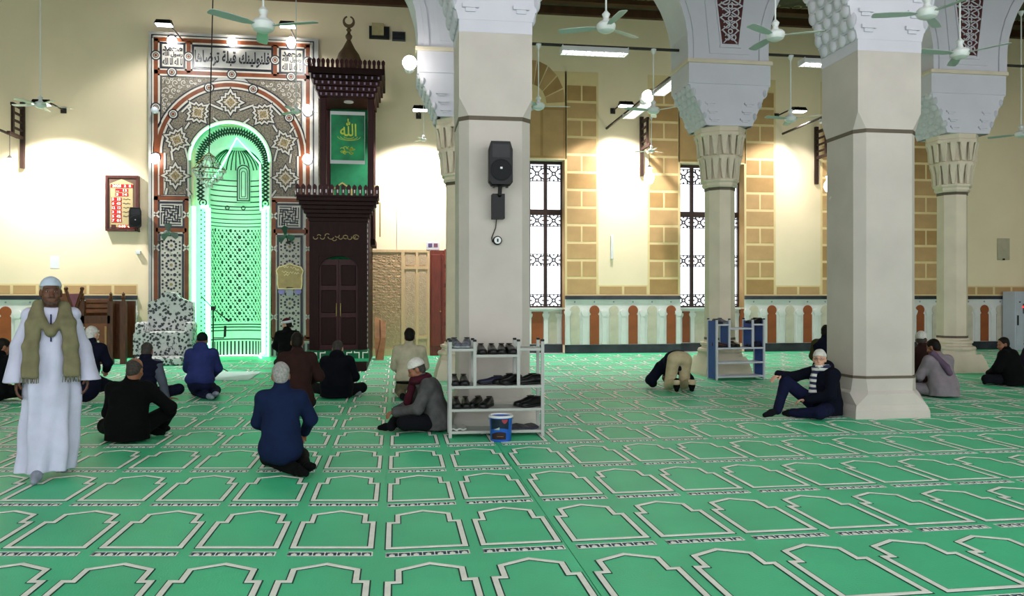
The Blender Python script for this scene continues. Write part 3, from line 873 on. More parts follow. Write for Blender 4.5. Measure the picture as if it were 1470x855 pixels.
# LED strips: arch rim, jambs and the pointed line hung inside
led = thing('led_strip', (0, 0, 0), label='glowing green-white light strips following the arch and jambs of the niche', cat='light strip')
rim = archpath(AR-1.5, ybot=512)
MB().tube([(a, MYF-.03, b) for a, b in rim[1:-1]], .024, 6).build('arch_strip', M_led, led, True)
for px, r_ in ((278.5, .055), (385, .02)):
    MB().tube([(X(px), MYF-.03, Z(297)), (X(px), MYF-.03, Z(470) if px < 300 else .02)], r_, 8).build('jamb_strip', M_led, led, True)
for px, r_ in ((294.5, .065), (375, .05)):
    MB().tube([(X(px), YB-.08, Z(297)), (X(px), YB-.08, .05)], r_, 8).build('inner_strip', M_led, led, True)
MB().tube([(X(296), YB-.06, Z(262)), (X(312), YB-.06, Z(240)), (X(336), YB-.07, Z(194)), (X(370), YB-.06, Z(231)), (X(371), YB-.06, Z(300))], .026, 6).build('pointed_strip', M_led, led, True)
MB().tube([(X(371), YB-.06, .06), (X(373), YB-.5, .03), (X(380), YB-1.0, .02)], .03, 6).build('strip_tail', M_led, led, True)
for px in (283, 375): MB().box(X(px), X(px+12), YB-.06, YB-.03, Z(297), Z(293)).build('cross_strip', M_led, led)
# framing bands of the facing ------------------------------------------------
dk, wh, te, tn = MB(), MB(), MB(), MB()
F1, F2, F3 = MYF-.006, MYF-.012, MYF-.016
E_ = MYF+.003
def band(ax, ay, bx, by, w=5.6):
    """terracotta band with white edges between two points (axis aligned, picture px)"""
    a, b = pm.p(ax, ay), pm.p(bx, by)
    wh.ribbon([a, b], (w+5)*PXM, F2, E_)
    te.ribbon([a, b], w*PXM, F3, E_)
def frame(px0, py0, px1, py1, w, mb, y):
    mb.ribbon([pm.p(px0, py0), pm.p(px1, py0), pm.p(px1, py1), pm.p(px0, py1)], w*PXM, y, E_, closed=True)
def knot(px, py, r=5.0):
    c = pm.p(px, py)
    def circ(rr): return [(c[0]+rr*PXM*math.cos(a), c[1]+rr*PXM*math.sin(a)) for a in [2*PI*k/16 for k in range(16)]]
    dk.prism(circ(r+2.4), MYF-.017, E_); wh.prism(circ(r+.6), MYF-.019, E_); dk.ribbon(circ(r-1.6), 1.1*PXM, MYF-.021, E_, closed=True); te.prism(circ(2.1), MYF-.023, E_)
# outer dark border
dk.ribbon([(X(218), .02), (X(218), Z(55)), (X(450), Z(55)), (X(450), .02)], 1.7*PXM, F1, E_)
for px in (224, 442): band(px, 60, px, 487)
band(221, 61, 445, 61); band(221, 107, 445, 107); band(271, 62, 271, 107); band(395, 62, 395, 107)
for sx in ((224, 268), (393, 442)):
    band(sx[0]-3, 286, sx[1]+3, 286); band(sx[0], 331, sx[1], 331); band(sx[0]-3, 487, sx[1]+3, 487)
for px in (268, 393): band(px, 286, px, 487)
for px, py in ((247, 61), (333, 61), (418, 61), (224, 84), (271, 84), (395, 84), (442, 84), (247, 107), (333, 107), (418, 107), (224, 158), (442, 158), (224, 228), (442, 228)): knot(px, py)
for px in (224, 268, 393, 442):
    for py in (309, 356, 455):
        c = pm.p(px, py); s_ = 4.5*PXM
        for q in (1, -1): wh.ribbon([(c[0]-s_, c[1]-q*s_), (c[0]+s_, c[1]+q*s_)], 2.2*PXM, MYF-.02, E_)
# framed tablets
def tablet(px0, py0, px1, py1, m):
    frame(px0-2, py0-2, px1+2, py1+2, 3, dk, MYF-.014)
    MB().box(X(px0), X(px1), MYF-.012, E_, Z(py1), Z(py0)).build('tablet', m, mih)
    frame(px0+.6, py0+.6, px1-.6, py1-.6, 1.2, wh, MYF-.016)
for a in ((233, 68, 263, 99), (404, 69, 434, 100)): tablet(*a, M_mwhite)
tablet(279, 70, 389, 98, M_facing)
for a in ((230, 294, 262, 325), (399, 294, 431, 325)): tablet(*a, M_mwhite)
for a in ((231, 340, 261, 482), (401, 340, 431, 482)): tablet(*a, M_mwhite)
def letters(body, px, py, w, h, m, y=MYF-.017, off=.0, parent=None, name='inscription', pl=pm):
    mb = text_mesh(body, w*pl.d/FPX, h*pl.d/FPX, .004, off)
    o = mb.build(name, m, parent or mih, recalc=False); o.location = (pl.x(px), y, pl.z(py)); return o
letters(arabic('فلنولينك قبلة ترضاها'), 334, 85, 104, 23, M_mdark, off=.028)
for cxp in (248, 419):
    dy = 0 if cxp < 300 else 1
    letters(arabic('محمد'), cxp, 73.5+dy, 27, 8, M_mdark, off=.045)
    letters(arabic('رسول الله'), cxp, 82+dy, 27, 8.5, M_mdark, off=.045)
    letters(arabic('لا اله الا الله'), cxp, 92+dy, 27, 10, M_mdark, off=.045)
def fret(cxp, cyp, s):
    """square key pattern turned four times about its centre"""
    segs = [[(-.46, .46), (.10, .46), (.10, .30), (-.30, .30), (-.30, .05)], [(-.14, .16), (-.14, .05), (.0, .05), (.0, -.0)], [(.22, .46), (.22, .18), (-.02, .18)], [(.34, .46), (.34, .06), (.14, .06)], [(-.40, .38), (-.40, .18)]]
    c = pm.p(cxp, cyp)
    for k in range(4):
        ca, sa = math.cos(k*PI/2), math.sin(k*PI/2)
        for sg in segs: dk.ribbon([(c[0]+(a*ca-b*sa)*s*PXM, c[1]+(a*sa+b*ca)*s*PXM) for a, b in sg], 1.5*PXM, MYF-.018, E_)
fret(246, 309.5, 29); fret(415, 309.5, 29)
# girih mosaic of the tall tablets
gm = MB(); gg = MB()
def hexa(mb, px, py, r, n=6, ph=0, y=MYF-.016):
    c = pm.p(px, py)
    mb.prism([(c[0]+r*PXM*math.cos(ph+2*PI*k/n), c[1]+r*PXM*math.sin(ph+2*PI*k/n)) for k in range(n)], y, MYF-.010)
for cxp in (246, 416):
    py = 353; k = 0
    while py < 478:
        hexa(gg, cxp, py, 2.1, 10)
        for q in range(10):
            a = 2*PI*q/10+.31
            hexa(gm, cxp+7.0*math.cos(a), py+7.0*math.sin(a), 1.9, 6, a)
        for sx in (-1, 1):
            hexa(gm, cxp+sx*12.4, py, 1.9, 5); hexa(gm, cxp+sx*12.2, py-5, 1.5, 5); hexa(gm, cxp+sx*12.2, py+5, 1.5, 5)
            if py+14 < 480:
                hexa(gm, cxp+sx*5.2, py+14, 2.4, 8); hexa(gm, cxp+sx*12.3, py+14, 2.2, 5); hexa(gm, cxp+sx*9, py+10.3, 1.2, 5); hexa(gm, cxp+sx*9, py+17.4, 1.2, 5)
        if py+14 < 480: hexa(gm, cxp, py+14, 1.5, 4)
        py += 27.5
tag(gm.build('girih_mosaic', M_mdark, mih), kind='stuff'); tag(gg.build('girih_rosettes', M_mgold, mih), kind='stuff')
# great arch ring and star interlace
OC, OY, OR = 332, 222, 100
def ring(r, w, mb, y, a0=0, a1=180):
    mb.ribbon([(X(OC)+r*PXM*math.cos(math.radians(a)), Z(OY)+r*PXM*math.sin(math.radians(a))) for a in [a0+(a1-a0)*k/40 for k in range(41)]], w*PXM, y, E_)
fieldo = [(X(OC-93), Z(281))]+[(X(OC)-93*PXM*math.cos(PI*k/32), Z(OY)+93*PXM*math.sin(PI*k/32)) for k in range(33)]+[(X(OC+93), Z(281))]
fi = [(X(AC+57.5), Z(281))]+[(X(AC)+57.5*PXM*math.cos(PI*k/28), Z(AY)+57.5*PXM*math.sin(PI*k/28)) for k in range(29)]+[(X(AC-57.5), Z(281))]
MB().prism(fieldo+fi, MYF-.005, E_).build('mosaic_field', M_mtan, mih)
ring(OR, 11, wh, MYF-.013); ring(OR, 5.6, te, MYF-.017); ring(OR+6.2, 1.4, dk, MYF-.012); ring(OR-6.4, 1.6, dk, MYF-.012)
for sx in (-1, 1):
    for o_, w_, mb_, y_ in ((OR, 11, wh, MYF-.013), (OR, 5.6, te, MYF-.017), (OR-6.4, 1.6, dk, MYF-.012)):
        mb_.ribbon([(X(OC+sx*o_), Z(OY)), (X(OC+sx*o_), Z(282))], w_*PXM, y_, E_)
for a in (18.5, 56.3, -18.5, -56.3): knot(OC+OR*math.sin(math.radians(a)), OY-OR*math.cos(math.radians(a)))
frame(230, 281, 267, 283, 1.2, dk, MYF-.014)
wh.ribbon(archpath(AR+1.2, ybot=512)[0:], 2.4*PXM, MYF-.014, E_); dk.ribbon(archpath(AR+3.2, ybot=485), 1.3*PXM, MYF-.012, E_)
def star(px, py, rot, s=1.0):
    c = Vector(pm.p(px, py)); pts = []
    for k in range(4):
        a = rot+k*PI/2
        for da, r in ((0, 19), (.27, 13), (.50, 15), (.785, 10.8), (1.07, 15), (1.30, 13)):
            pts.append((c.x+r*s*PXM*math.sin(a+da), c.y+r*s*PXM*math.cos(a+da)))
    MB().prism([(c.x+(a-c.x)*.85, c.y+(b-c.y)*.85) for a, b in pts], MYF-.012, E_).build('star_inlay', M_mgold, mih)
    dk.ribbon(pts, 5.4*s*PXM, MYF-.014, E_, closed=True); wh.ribbon(pts, 2.5*s*PXM, MYF-.0175, E_, closed=True)
    tn.ribbon([(c.x+(a-c.x)*.5, c.y+(b-c.y)*.5) for a, b in pts], 1.2*PXM, MYF-.015, E_, closed=True)
for px, py, r in ((331, 147, 0), (284, 163, -.66), (378, 163, .66), (254, 203, -1.2), (408, 203, 1.2), (252, 254, 0), (410, 254, 0)): star(px, py, r, .92)
def link_band(a, b):
    A, B = pm.p(*a), pm.p(*b)
    dk.ribbon([A, B], 5*PXM, MYF-.0135, E_); wh.ribbon([A, B], 2.6*PXM, MYF-.017, E_)
for sx in (-1, 1):
    f_ = lambda x_: OC+sx*(x_)
    for a, b in (((12, 158), (32, 150)), ((26, 170), (16, 178)), ((60, 178), (66, 187)), ((58, 150), (71, 163)), ((86, 219), (84, 232)), ((66, 214), (62, 230)), ((90, 180), (84, 188)), ((64, 272), (58, 281)), ((92, 272), (94, 281))):
        link_band((f_(a[0]), a[1]), (f_(b[0]), b[1]))
# arabesque corners
sc_ = MB()
for sx in (-1, 1):
    cc = OC+sx*0
    tri = [pm.p(OC+sx*101, 113), pm.p(OC+sx*20, 113)]+[(X(OC)+sx*(OR+7)*PXM*math.sin(math.radians(a)), Z(OY)+(OR+7)*PXM*math.cos(math.radians(a))) for a in range(14, 76, 4)]+[pm.p(OC+sx*101, 180)]
    tri = [(q[0], min(q[1], Z(113))) for q in tri]
    MB().prism(tri, MYF-.006, E_).build('spandrel_ground', M_mtan, mih)
    dk.ribbon(tri, 1.2*PXM, MYF-.013, E_, closed=True)
    for (ox, oy, r) in ((92, 121, 6), (80, 122, 5), (68, 121, 4.5), (57, 119.5, 3.5), (93, 134, 6), (82, 133, 4.5), (94, 147, 5), (95, 159, 4), (46, 117.5, 2.5), (96, 169, 2.6), (87, 141, 3), (74, 127, 3), (62, 126, 2.5), (98, 140, 2.5), (88, 127, 2.5), (75, 117, 2.5), (86, 117, 2.5), (97, 116, 2.5), (97, 153, 2.5), (52, 122, 2), (76, 133, 2.5), (90, 152, 2.5)):
        c = pm.p(OC+sx*ox, oy)
        sp = [(c[0]+sx*r*PXM*(1-.07*k)*math.cos(k*.55+r), c[1]+r*PXM*(1-.07*k)*math.sin(k*.55+r)) for k in range(14)]
        sc_.ribbon(sp, .9*PXM, MYF-.012, MYF)
tag(sc_.build('arabesque_scrolls', M_mwhite, mih), kind='stuff')
# striped plinth of the facing
for a, b in ((222, 272), (389, 447)):
    n = 9
    for k in range(n):
        w = (b-a)/n
        MB().box(X(a+k*w+.6), X(a+(k+.55)*w), MYF-.012, E_, .03, Z(494)).build('plinth_stripe', M_mdark, mih)
tag(dk.build('dark_inlay_lines', M_mdark, mih), kind='stuff'); tag(wh.build('white_inlay_bands', M_mwhite, mih), kind='stuff')
tag(te.build('terracotta_bands', M_mterra, mih), kind='stuff'); tag(tn.build('star_lines', M_mwhite, mih), kind='stuff')

# globe lamps fixed on the facing
for px, py, lb in ((247, 59, 'round lamp glowing at the left corner of the niche wall top'), (333, 60, 'round lamp glowing above the middle of the niche inscription'), (418, 60, 'round lamp glowing at the right corner of the niche wall top'), (222, 228, 'round lamp glowing on the left edge of the niche wall, level with the arch'), (441, 228, 'round lamp glowing on the right edge of the niche wall, level with the arch'), (441, 157, 'round lamp glowing on the right edge of the niche wall beside the small fan')):
    bulb(px, py, MYF-.16, .125, lb, MYF)
M_off = mat('unlit_globe', '#cfd3e2', .3, .02)
bulb(222, 158, MYF-.16, .09, 'small pale unlit globe on the left edge of the niche wall', MYF, e=M_off)

# oscillating wall fans in dark green
M_gfan = mat('green_fan_metal', '#1f4a38', .4, .1, 5); M_gfan2 = mat('grey_fan_blade', '#5a6661', .4, .1, 5)
def wall_fan(px, py, yaw, label, m):
    Yf = MYF-.45
    f = thing('wall_fan', at(px, py, Yf), yaw, label=label, cat='fan'); f.scale = (.8, 1, .8)
    MB().tube([(0, .45/math.cos(yaw)*.95, -.25), (0, .2, -.22), (0, .1, -.05)], .025, 6).build('arm', M_rod, f)
    MB().lathe([(.03, -.06), (.085, -.02), (.085, .10), (.04, .16)], 12, M=Matrix.Rotation(-PI/2, 3, 'X')).build('motor', m, f, 30)
    for k in range(3):
        a = 2*PI*k/3+.4
        M = Matrix.Rotation(a, 3, 'Y')
        pts = [M @ Vector(q) for q in ((.05, -.07, -.04), (.26, -.10, -.12), (.32, -.09, 0), (.26, -.06, .12), (.05, -.06, .05))]
        MB().add([tuple(p) for p in pts]+[(p.x, p.y+.006, p.z) for p in pts], [(0,1,2,3,4), (9,8,7,6,5)]+[(i, (i+1) % 5, 5+(i+1) % 5, 5+i) for i in range(5)]).build('blade', m, f)
    return f
wall_fan(241, 334, .7, 'grey-green wall fan on the left jamb of the niche wall', M_gfan2)
wall_fan(411, 338, -.1, 'dark green wall fan above the gilt plaque', M_gfan)
# gilt plaque
M_gilt = mat('gilt_plaque', '#b39a62', .4, .15, 6)
pg = Pl(MYF-.06, 416)
def plq(k=1.0):
    c = pg.p(416, 400); 
    pts = [(-17, -15), (17, -15), (18, -8), (18, 6), (20, 12), (16, 18), (8, 20), (0, 23), (-8, 20), (-16, 18), (-20, 12), (-18, 6), (-18, -8)]
    return [(c[0]+a*k*PXM, c[1]+b*k*PXM) for a, b in pts]
gp = thing('gilt_plaque', (0, 0, 0), label='gilt shaped plaque with lettering and two violet discs below', cat='plaque')
MB().prism(plq(), MYF-.06, MYF-.002).build('plate', M_gilt, gp)
MB().ribbon(plq(.95), 1.5*PXM, MYF-.07, MYF-.05, closed=True).build('rim', mat('gilt_rim', '#e9d9a0', .3, .1), gp)
sq_ = MB()
for (px, py, w) in ((411, 383, 5), (421, 384, 6), (409, 390, 6), (418, 391, 5), (426, 392, 5), (427, 387, 4), (412, 394, 6)):
    c = pg.p(px, py); sq_.ribbon([(c[0]+(k/8-.5)*w*1.4*PXM, c[1]+1.3*PXM*math.sin(k*1.5+px)) for k in range(9)], .9*PXM, MYF-.066, MYF-.058)
sq_.build('gilt_script', MATS['gilt_rim'], gp)
M_vio = mat('violet_disc', '#8f86c4', .4, .1)
for px in (404, 428):
    MB().lathe([(4.6*PXM, 0), (4.6*PXM, .03)], 14, M=Matrix.Rotation(PI/2, 3, 'X')).build('disc', M_vio, gp).location = (*(lambda q: (q[0], MYF-.03, q[1]))(pg.p(px, 418)),)
MB().box(pg.x(411), pg.x(421), MYF-.06, MYF-.01, pg.z(424), pg.z(412)).build('card', mat('grey_card', '#aaa9b5', .5, .1), gp)
# ================================================================ PULPIT (minbar)
M_mah = mat('dark_mahogany', '#220b09', .5, .25, 3, spec=.12, stretch=(8, 8, 1))
M_mah2 = mat('red_mahogany', '#360f12', .45, .25, 3, spec=.2, stretch=(8, 8, 1))
M_goldp = mat('gold_leaf', '#8f7a45', .4, .15, 20)
M_gcloth = mat('green_step_carpet', '#0f5f3c', .8, .12, 6)
M_gcloth2 = mat('bright_green_nosing', '#3fae7c', .8, .1, 6)
M_glint = mat('pale_bead', '#cfc4cc', .3, .05)
mb_ = thing('pulpit', (0, 0, 0), label='tall dark mahogany pulpit with canopy, bulbous spire and crescent', cat='pulpit')
DY = 17.9                                   # front with the doors
pd = Pl(DY, 486); q = pd.d/FPX
dx0, dx1 = pd.x(444), pd.x(527); dcx = (dx0+dx1)/2
# front: jambs, lintel, doors
fr = MB()
fr.box(dx0, dx0+.20, DY, DY+.25, .42, pd.z(367)); fr.box(dx1-.20, dx1, DY, DY+.25, .42, pd.z(367))
fr.box(dx0, dx1, DY, DY+.25, pd.z(367), pd.z(318))
fr.build('door_frame', M_mah, mb_)
ar = [(dx0+.20, pd.z(367)+.002)]+[(dcx-.40*math.cos(t)*1.05, pd.z(388)+.32*math.sin(t)) for t in [PI*k/16 for k in range(17)]]+[(dx1-.20, pd.z(367)+.002)]
MB().prism(ar, DY+.02, DY+.2).build('door_arch', M_mah, mb_)
for s in (-1, 1):
    xa, xb = (dx0+.20, dcx-.004) if s < 0 else (dcx+.004, dx1-.20)
    d = MB().box(xa, xb, DY+.08, DY+.13, .44, pd.z(372)).build('door', M_mah2, mb_)
    for (z0_, z1_) in ((.55, 1.15), (1.25, 1.75), (1.85, 2.3)):
        MB().bevbox(xa+.05, xb-.05, DY+.06, DY+.09, z0_, z1_, .015).build('door_panel', M_mah, d)
    MB().tube([(dcx+s*.045, DY+.05, 1.18), (dcx+s*.045, DY+.03, 1.22), (dcx+s*.045, DY+.03, 1.42), (dcx+s*.045, DY+.05, 1.46)], .012, 6).build('handle', M_goldp, d)
# stepped cornice above the doors
st_ = MB()
for k in range(6):
    e = .02+.045*k; st_.bevbox(dx0-e, dx1+e, DY-e, DY+.3, pd.z(318)+k*.085, pd.z(318)+(k+1)*.085+.001, .01)
st_.build('cornice', M_mah, mb_)
zc = pd.z(318)+.51
MB().box(dx0-.26, dx1+.26, DY-.26, DY+.34, zc, zc+.04).build('cornice_shelf', M_mah, mb_)
cr = MB().prism([(-.032, 0), (.032, 0), (.032, .10), (.045, .14), (.045, .19), (.0, .24), (-.045, .19), (-.045, .14), (-.032, .10)], -.02, .02).mesh('crenel', M_mah2)
bd = MB().box(-.012, .012, -.006, 0, 0, .07).mesh('crenel_bead', M_glint)
n = 15
for k in range(n):
    o = link('crenel', cr, mb_, (dx0-.22+k*(dx1-dx0+.44)/(n-1), DY-.22, zc+.04)); link('crenel_bead', bd, o, (0, -.021, .05))
for k in range(5):
    for xx in (dx0-.24, dx1+.24):
        link('crenel', cr, mb_, (xx, DY-.12+k*.11, zc+.04), PI/2)
# gilt lettering over the doors
sg = MB()
for (px, py, r, a0, a1) in ((511, 340, 4, 0, 330), (511, 341, 2, 90, 330), (502, 341, 3, 150, 400), (496, 340, 3.2, 0, 300), (489, 341, 2.6, 180, 360), (484, 338, 3, 200, 380), (475, 340, 4, 180, 350), (470, 338, 3, 30, 200), (463, 341, 3, 180, 380), (458, 339, 2.5, 0, 180), (453, 341, 3, 150, 360), (480, 343, 3, 180, 360)):
    c = pd.p(px, py); sg.ribbon([(c[0]+r*q*math.cos(math.radians(a0+(a1-a0)*k/10)), c[1]+r*q*.8*math.sin(math.radians(a0+(a1-a0)*k/10))) for k in range(11)], 1.0*q, DY-.028, DY+.0)
sg.build('gilt_script', M_goldp, mb_)
# stair body running back to the wall, handrail panels, green steps
sd = MB()
for xx in (dx0, dx1-.06):
    sd.prism([(DY+.25, 0), (WY-.25, 0), (WY-.25, 3.9), (WY-1.7, 3.9), (DY+.25, 1.3)], xx, xx+.06, 'yz')
sd.build('side_wall', M_mah, mb_)
for k in range(10):
    MB().box(dx0+.06, dx1-.06, DY+.3+k*.26, DY+.58+k*.26, 0, .45+.3*k).build('step', M_gcloth, mb_)
# mother-of-pearl studs along the right side edge
pe = MB()
for k in range(26): pe.box(dx1+.001, dx1+.012, DY+.03, DY+.09, .5+k*.115, .56+k*.115)
tag(pe.build('pearl_studs', M_glint, mb_), kind='stuff')
# carpeted front steps
sp = MB(); 
MB().box(dx0-.04, dx1+.04, DY-.28, DY+.25, .22, .44).build('front_step', M_gcloth, mb_)
MB().tube([(dx0-.04, DY-.28, .235), (dx1+.04, DY-.28, .235)], .04, 8).build('nosing', M_gcloth2, mb_)
MB().box(dx0+.0, dx1-.0, DY-.34, DY+.20, 0, .20).build('plinth', M_mah, mb_)
gl = MB()
for cx_ in (dx0+.22, dx0+.78, dx1-.12):
    for s in (-1, 1): gl.ribbon([(cx_+s*.14, .43), (cx_+s*.14, .40), (cx_+s*.04, .40), (cx_+s*.04, .24)], .022, DY-.287, DY-.279)
gl.build('step_border', M_carpet_cream, mb_)
# canopy kiosk at the back
KY0, KY1 = 20.35, 21.85
pk = Pl(KY0, 497); qk = pk.d/FPX
kx0, kx1 = pk.x(459), pk.x(537); kcx = (kx0+kx1)/2; kcy = (KY0+KY1)/2
for xx in (kx0, kx1-.16):
    for yy in (KY0, KY1-.16): MB().bevbox(xx, xx+.16, yy, yy+.16, 3.0, pk.z(140), .02).build('canopy_post', M_mah2, mb_)
MB().box(kx0-.03, kx1+.03, KY0-.05, KY1, 2.9, 3.05).build('canopy_floor', M_mah, mb_)
zt_ = pk.z(140)
tiers = 4
for k in range(tiers):
    e = .03+.055*k
    o = MB().bevbox(kx0-e, kx1+e, KY0-e, KY1+.05, zt_+k*.13, zt_+(k+1)*.13+.001, .012).build('canopy_tier', M_mah2 if k < 3 else M_mah, mb_)
    w = (kx1-kx0+2*e); m = 11
    for i in range(m):
        link('tier_bead', shared(_blk, 'tb', lambda: MB().box(-.02, .02, -.012, 0, 0, .06).mesh('tier_bead', M_glint if False else mat('bead_violet', '#9a86a6', .35, .05))), o, (kx0-e+(i+.5)*w/m, KY0-e, zt_+k*.13+.04))
e = .26; zk = zt_+tiers*.13
MB().bevbox(kx0-e, kx1+e, KY0-e, KY1+.05, zk, zk+.16, .015).build('canopy_shelf', M_mah, mb_)
for k in range(17): link('crenel', cr, mb_, (kx0-e+.03+k*(kx1-kx0+2*e-.06)/16, KY0-e+.03, zk+.14))
for k in range(11):
    for xx in (kx0-e+.02, kx1+e-.02): link('crenel', cr, mb_, (xx, KY0-e+.1+k*.16, zk+.14), PI/2)
M_spire = mat('weathered_spire', '#5c4833', .6, .25, 4)
zb = zk+.16
def hz(py): return pk.z(py)+.16
MB().lathe([(.34, zb), (.34, zb+.05), (.31, zb+.08), (.32, hz(89)), (.315, hz(82)), (.26, hz(74)), (.16, hz(66)), (.08, hz(57)), (.045, hz(53)), (.08, hz(50)), (.09, hz(47)), (.05, hz(44)), (.035, hz(41)), (.07, hz(38)), (.04, hz(35.5)), (.025, hz(34))], 20, c=(kcx, kcy, 0)).build('spire', M_spire, mb_, 40)
cres = [(kcx+.155*math.sin(t), hz(26)-.155*math.cos(t)) for t in [math.radians(-160+320*k/20) for k in range(21)]]
c2 = [(kcx+.10*math.sin(t), hz(26)+.03-.10*math.cos(t)) for t in [math.radians(160-320*k/20) for k in range(21)]]
MB().prism(cres+c2, kcy-.025, kcy+.025).build('crescent', M_spire, mb_)
MB().box(kx0+.16, kx1-.16, KY1-.2, KY1-.14, 3.05, zt_).build('back_curtain', M_gcloth, mb_)
MB().lathe([(.12, -.01), (.12, .02)], 16, c=(kcx+.02, KY0+.35, zt_-.03)).build('canopy_light', M_glint, mb_)
gl = MB(); yb_ = KY1-.215
def garch(cx_, s_):
    gl.ribbon([(cx_-.34*s_, 3.2), (cx_-.34*s_, 4.1), (cx_-.24*s_, 4.1), (cx_-.24*s_, 4.45), (cx_, 4.62), (cx_+.24*s_, 4.45), (cx_+.24*s_, 4.1), (cx_+.34*s_, 4.1), (cx_+.34*s_, 3.2)], .035, yb_, yb_+.02)
garch(kcx-.20, 1); garch(kcx+.58, .6)
gl.build('curtain_border', M_goldp, mb_)
# green poster hanging in the canopy
po = thing('poster', (0, 0, 0), label='green poster with yellow calligraphy hanging in the pulpit canopy', cat='poster')
PY_ = KY0+.06
pp = Pl(PY_, 499); qp = pp.d/FPX
bx0, bx1, bz0, bz1 = pp.x(474), pp.x(524), pp.z(235), pp.z(160)
MB().box(bx0, bx1, PY_, PY_+.01, bz0, bz1).build('sheet', mat('poster_white', '#d6d2d8', .5, .03), po)
M_post = mat('poster_green', '#18b06c', .5, 0, 1.4, col2='#0a3a34', detail=3)
MB().box(bx0+.02, bx1-.01, PY_-.004, PY_, pp.z(230), pp.z(165)).build('printed_field', M_post, po)
M_yel = mat('poster_yellow', '#c9d84a', .5, .12, 10)
letters('\uFDF2', 500, 183, 23, 25, M_yel, PY_-.005, .012, po, 'calligraphy', pp)
sg = MB()
for r, w_ in ((16, 3), (12, 2.2), (7, 1.5)):
    c = pp.p(501, 196); sg.ribbon([(c[0]+r*qp*math.cos(a), c[1]+r*.35*qp*math.sin(a)) for a in [PI+PI*k/14 for k in range(15)]], .6*qp, PY_-.007, PY_-.003)
for i in range(16):
    a = i*2.4; c = pp.p(501+11*math.cos(a)*(.4+.6*((i*7) % 5)/4), 216+4*math.sin(a))
    sg.ribbon([(c[0]+3*qp*math.cos(b+i), c[1]+1.8*qp*math.sin(b+i)) for b in [k*.5 for k in range(8)]], .9*qp, PY_-.007, PY_-.003)
sg.build('calligraphy_oval', M_yel, po)

# ================================================================ WALL PIECES AND FURNITURE
# prayer-time board
yB = WY-.09
pb = Pl(yB, 175); qb = pb.d/FPX
tb = thing('prayer_time_board', (0, 0, 0), label='framed prayer-time board with red lit digits on the cream wall', cat='clock board')
M_bframe = mat('board_frame_wood', '#4a2420', .4, .2, 8); M_bfield = mat('board_brown', '#5f4739', .5, .1, 4)
bx = [pb.x(v) for v in (152, 155.5, 196, 199.5)]; bz = [pb.z(v) for v in (331.5, 328.5, 255.5, 252)]
f_ = MB(); f_.box(bx[0], bx[1], yB-.05, WY-.005, bz[0], bz[3]); f_.box(bx[2], bx[3], yB-.05, WY-.005, bz[0], bz[3])
f_.box(bx[1], bx[2], yB-.05, WY-.005, bz[0], bz[1]); f_.box(bx[1], bx[2], yB-.05, WY-.005, bz[2], bz[3])
f_.build('frame', M_bframe, tb)
MB().box(bx[1], bx[2], yB-.02, WY-.005, bz[1], bz[2]).build('field', M_bfield, tb)
M_cardc = mat('board_cream', '#b09e72', .5, .06); M_lcd = mat('red_display', '#90101c', .4, .05, emit='#d01020', estr=.3)
M_dig = mat('lit_digits', '#ffd9c0', .4, 0, emit='#ffd0b8', estr=1.1)
hs = [(159, 326), (159, 268), (158, 264), (175, 257), (192, 264), (191, 268), (191, 326)]
MB().prism([pb.p(*v) for v in hs], yB-.026, yB-.018).build('house_card', M_cardc, tb)
def disp(x0_, y0_, x1_, y1_, t):
    o = MB().box(pb.x(x0_), pb.x(x1_), yB-.034, yB-.022, pb.z(y1_), pb.z(y0_)).build('display', M_lcd, tb)
    letters(t, (x0_+x1_)/2, (y0_+y1_)/2, (x1_-x0_)*.8, (y1_-y0_)*.74, M_dig, yB-.035, .02, o, 'digits', pb)
disp(159.5, 264.5, 191, 269.5, '2025  2  8'); disp(166, 271, 184.5, 275.5, '...  12'); disp(166, 277, 184.5, 281.5, '3  14 ')
for i, t in enumerate(('5  15', '6  43', '12  12', '3  18', '5  42', '7  01')): disp(160.5, 283.5+i*6.1, 175, 288.6+i*6.1, t)
disp(170, 322.5, 182, 327, '0:05'); disp(183.5, 322.5, 194, 327, '6 ...')
MB().box(pb.x(160), pb.x(167), yB-.03, yB-.022, pb.z(327), pb.z(322.5)).build('display', M_bframe, tb)
l_ = MB()
for i in range(5):
    c = pb.p(182.5, 286+i*6.1); l_.ribbon([(c[0]+(k/6-.5)*10*qb, c[1]+.7*qb*math.sin(k*2)) for k in range(7)], .8*qb, yB-.03, yB-.022)
l_.build('printed_names', M_mdark, tb)

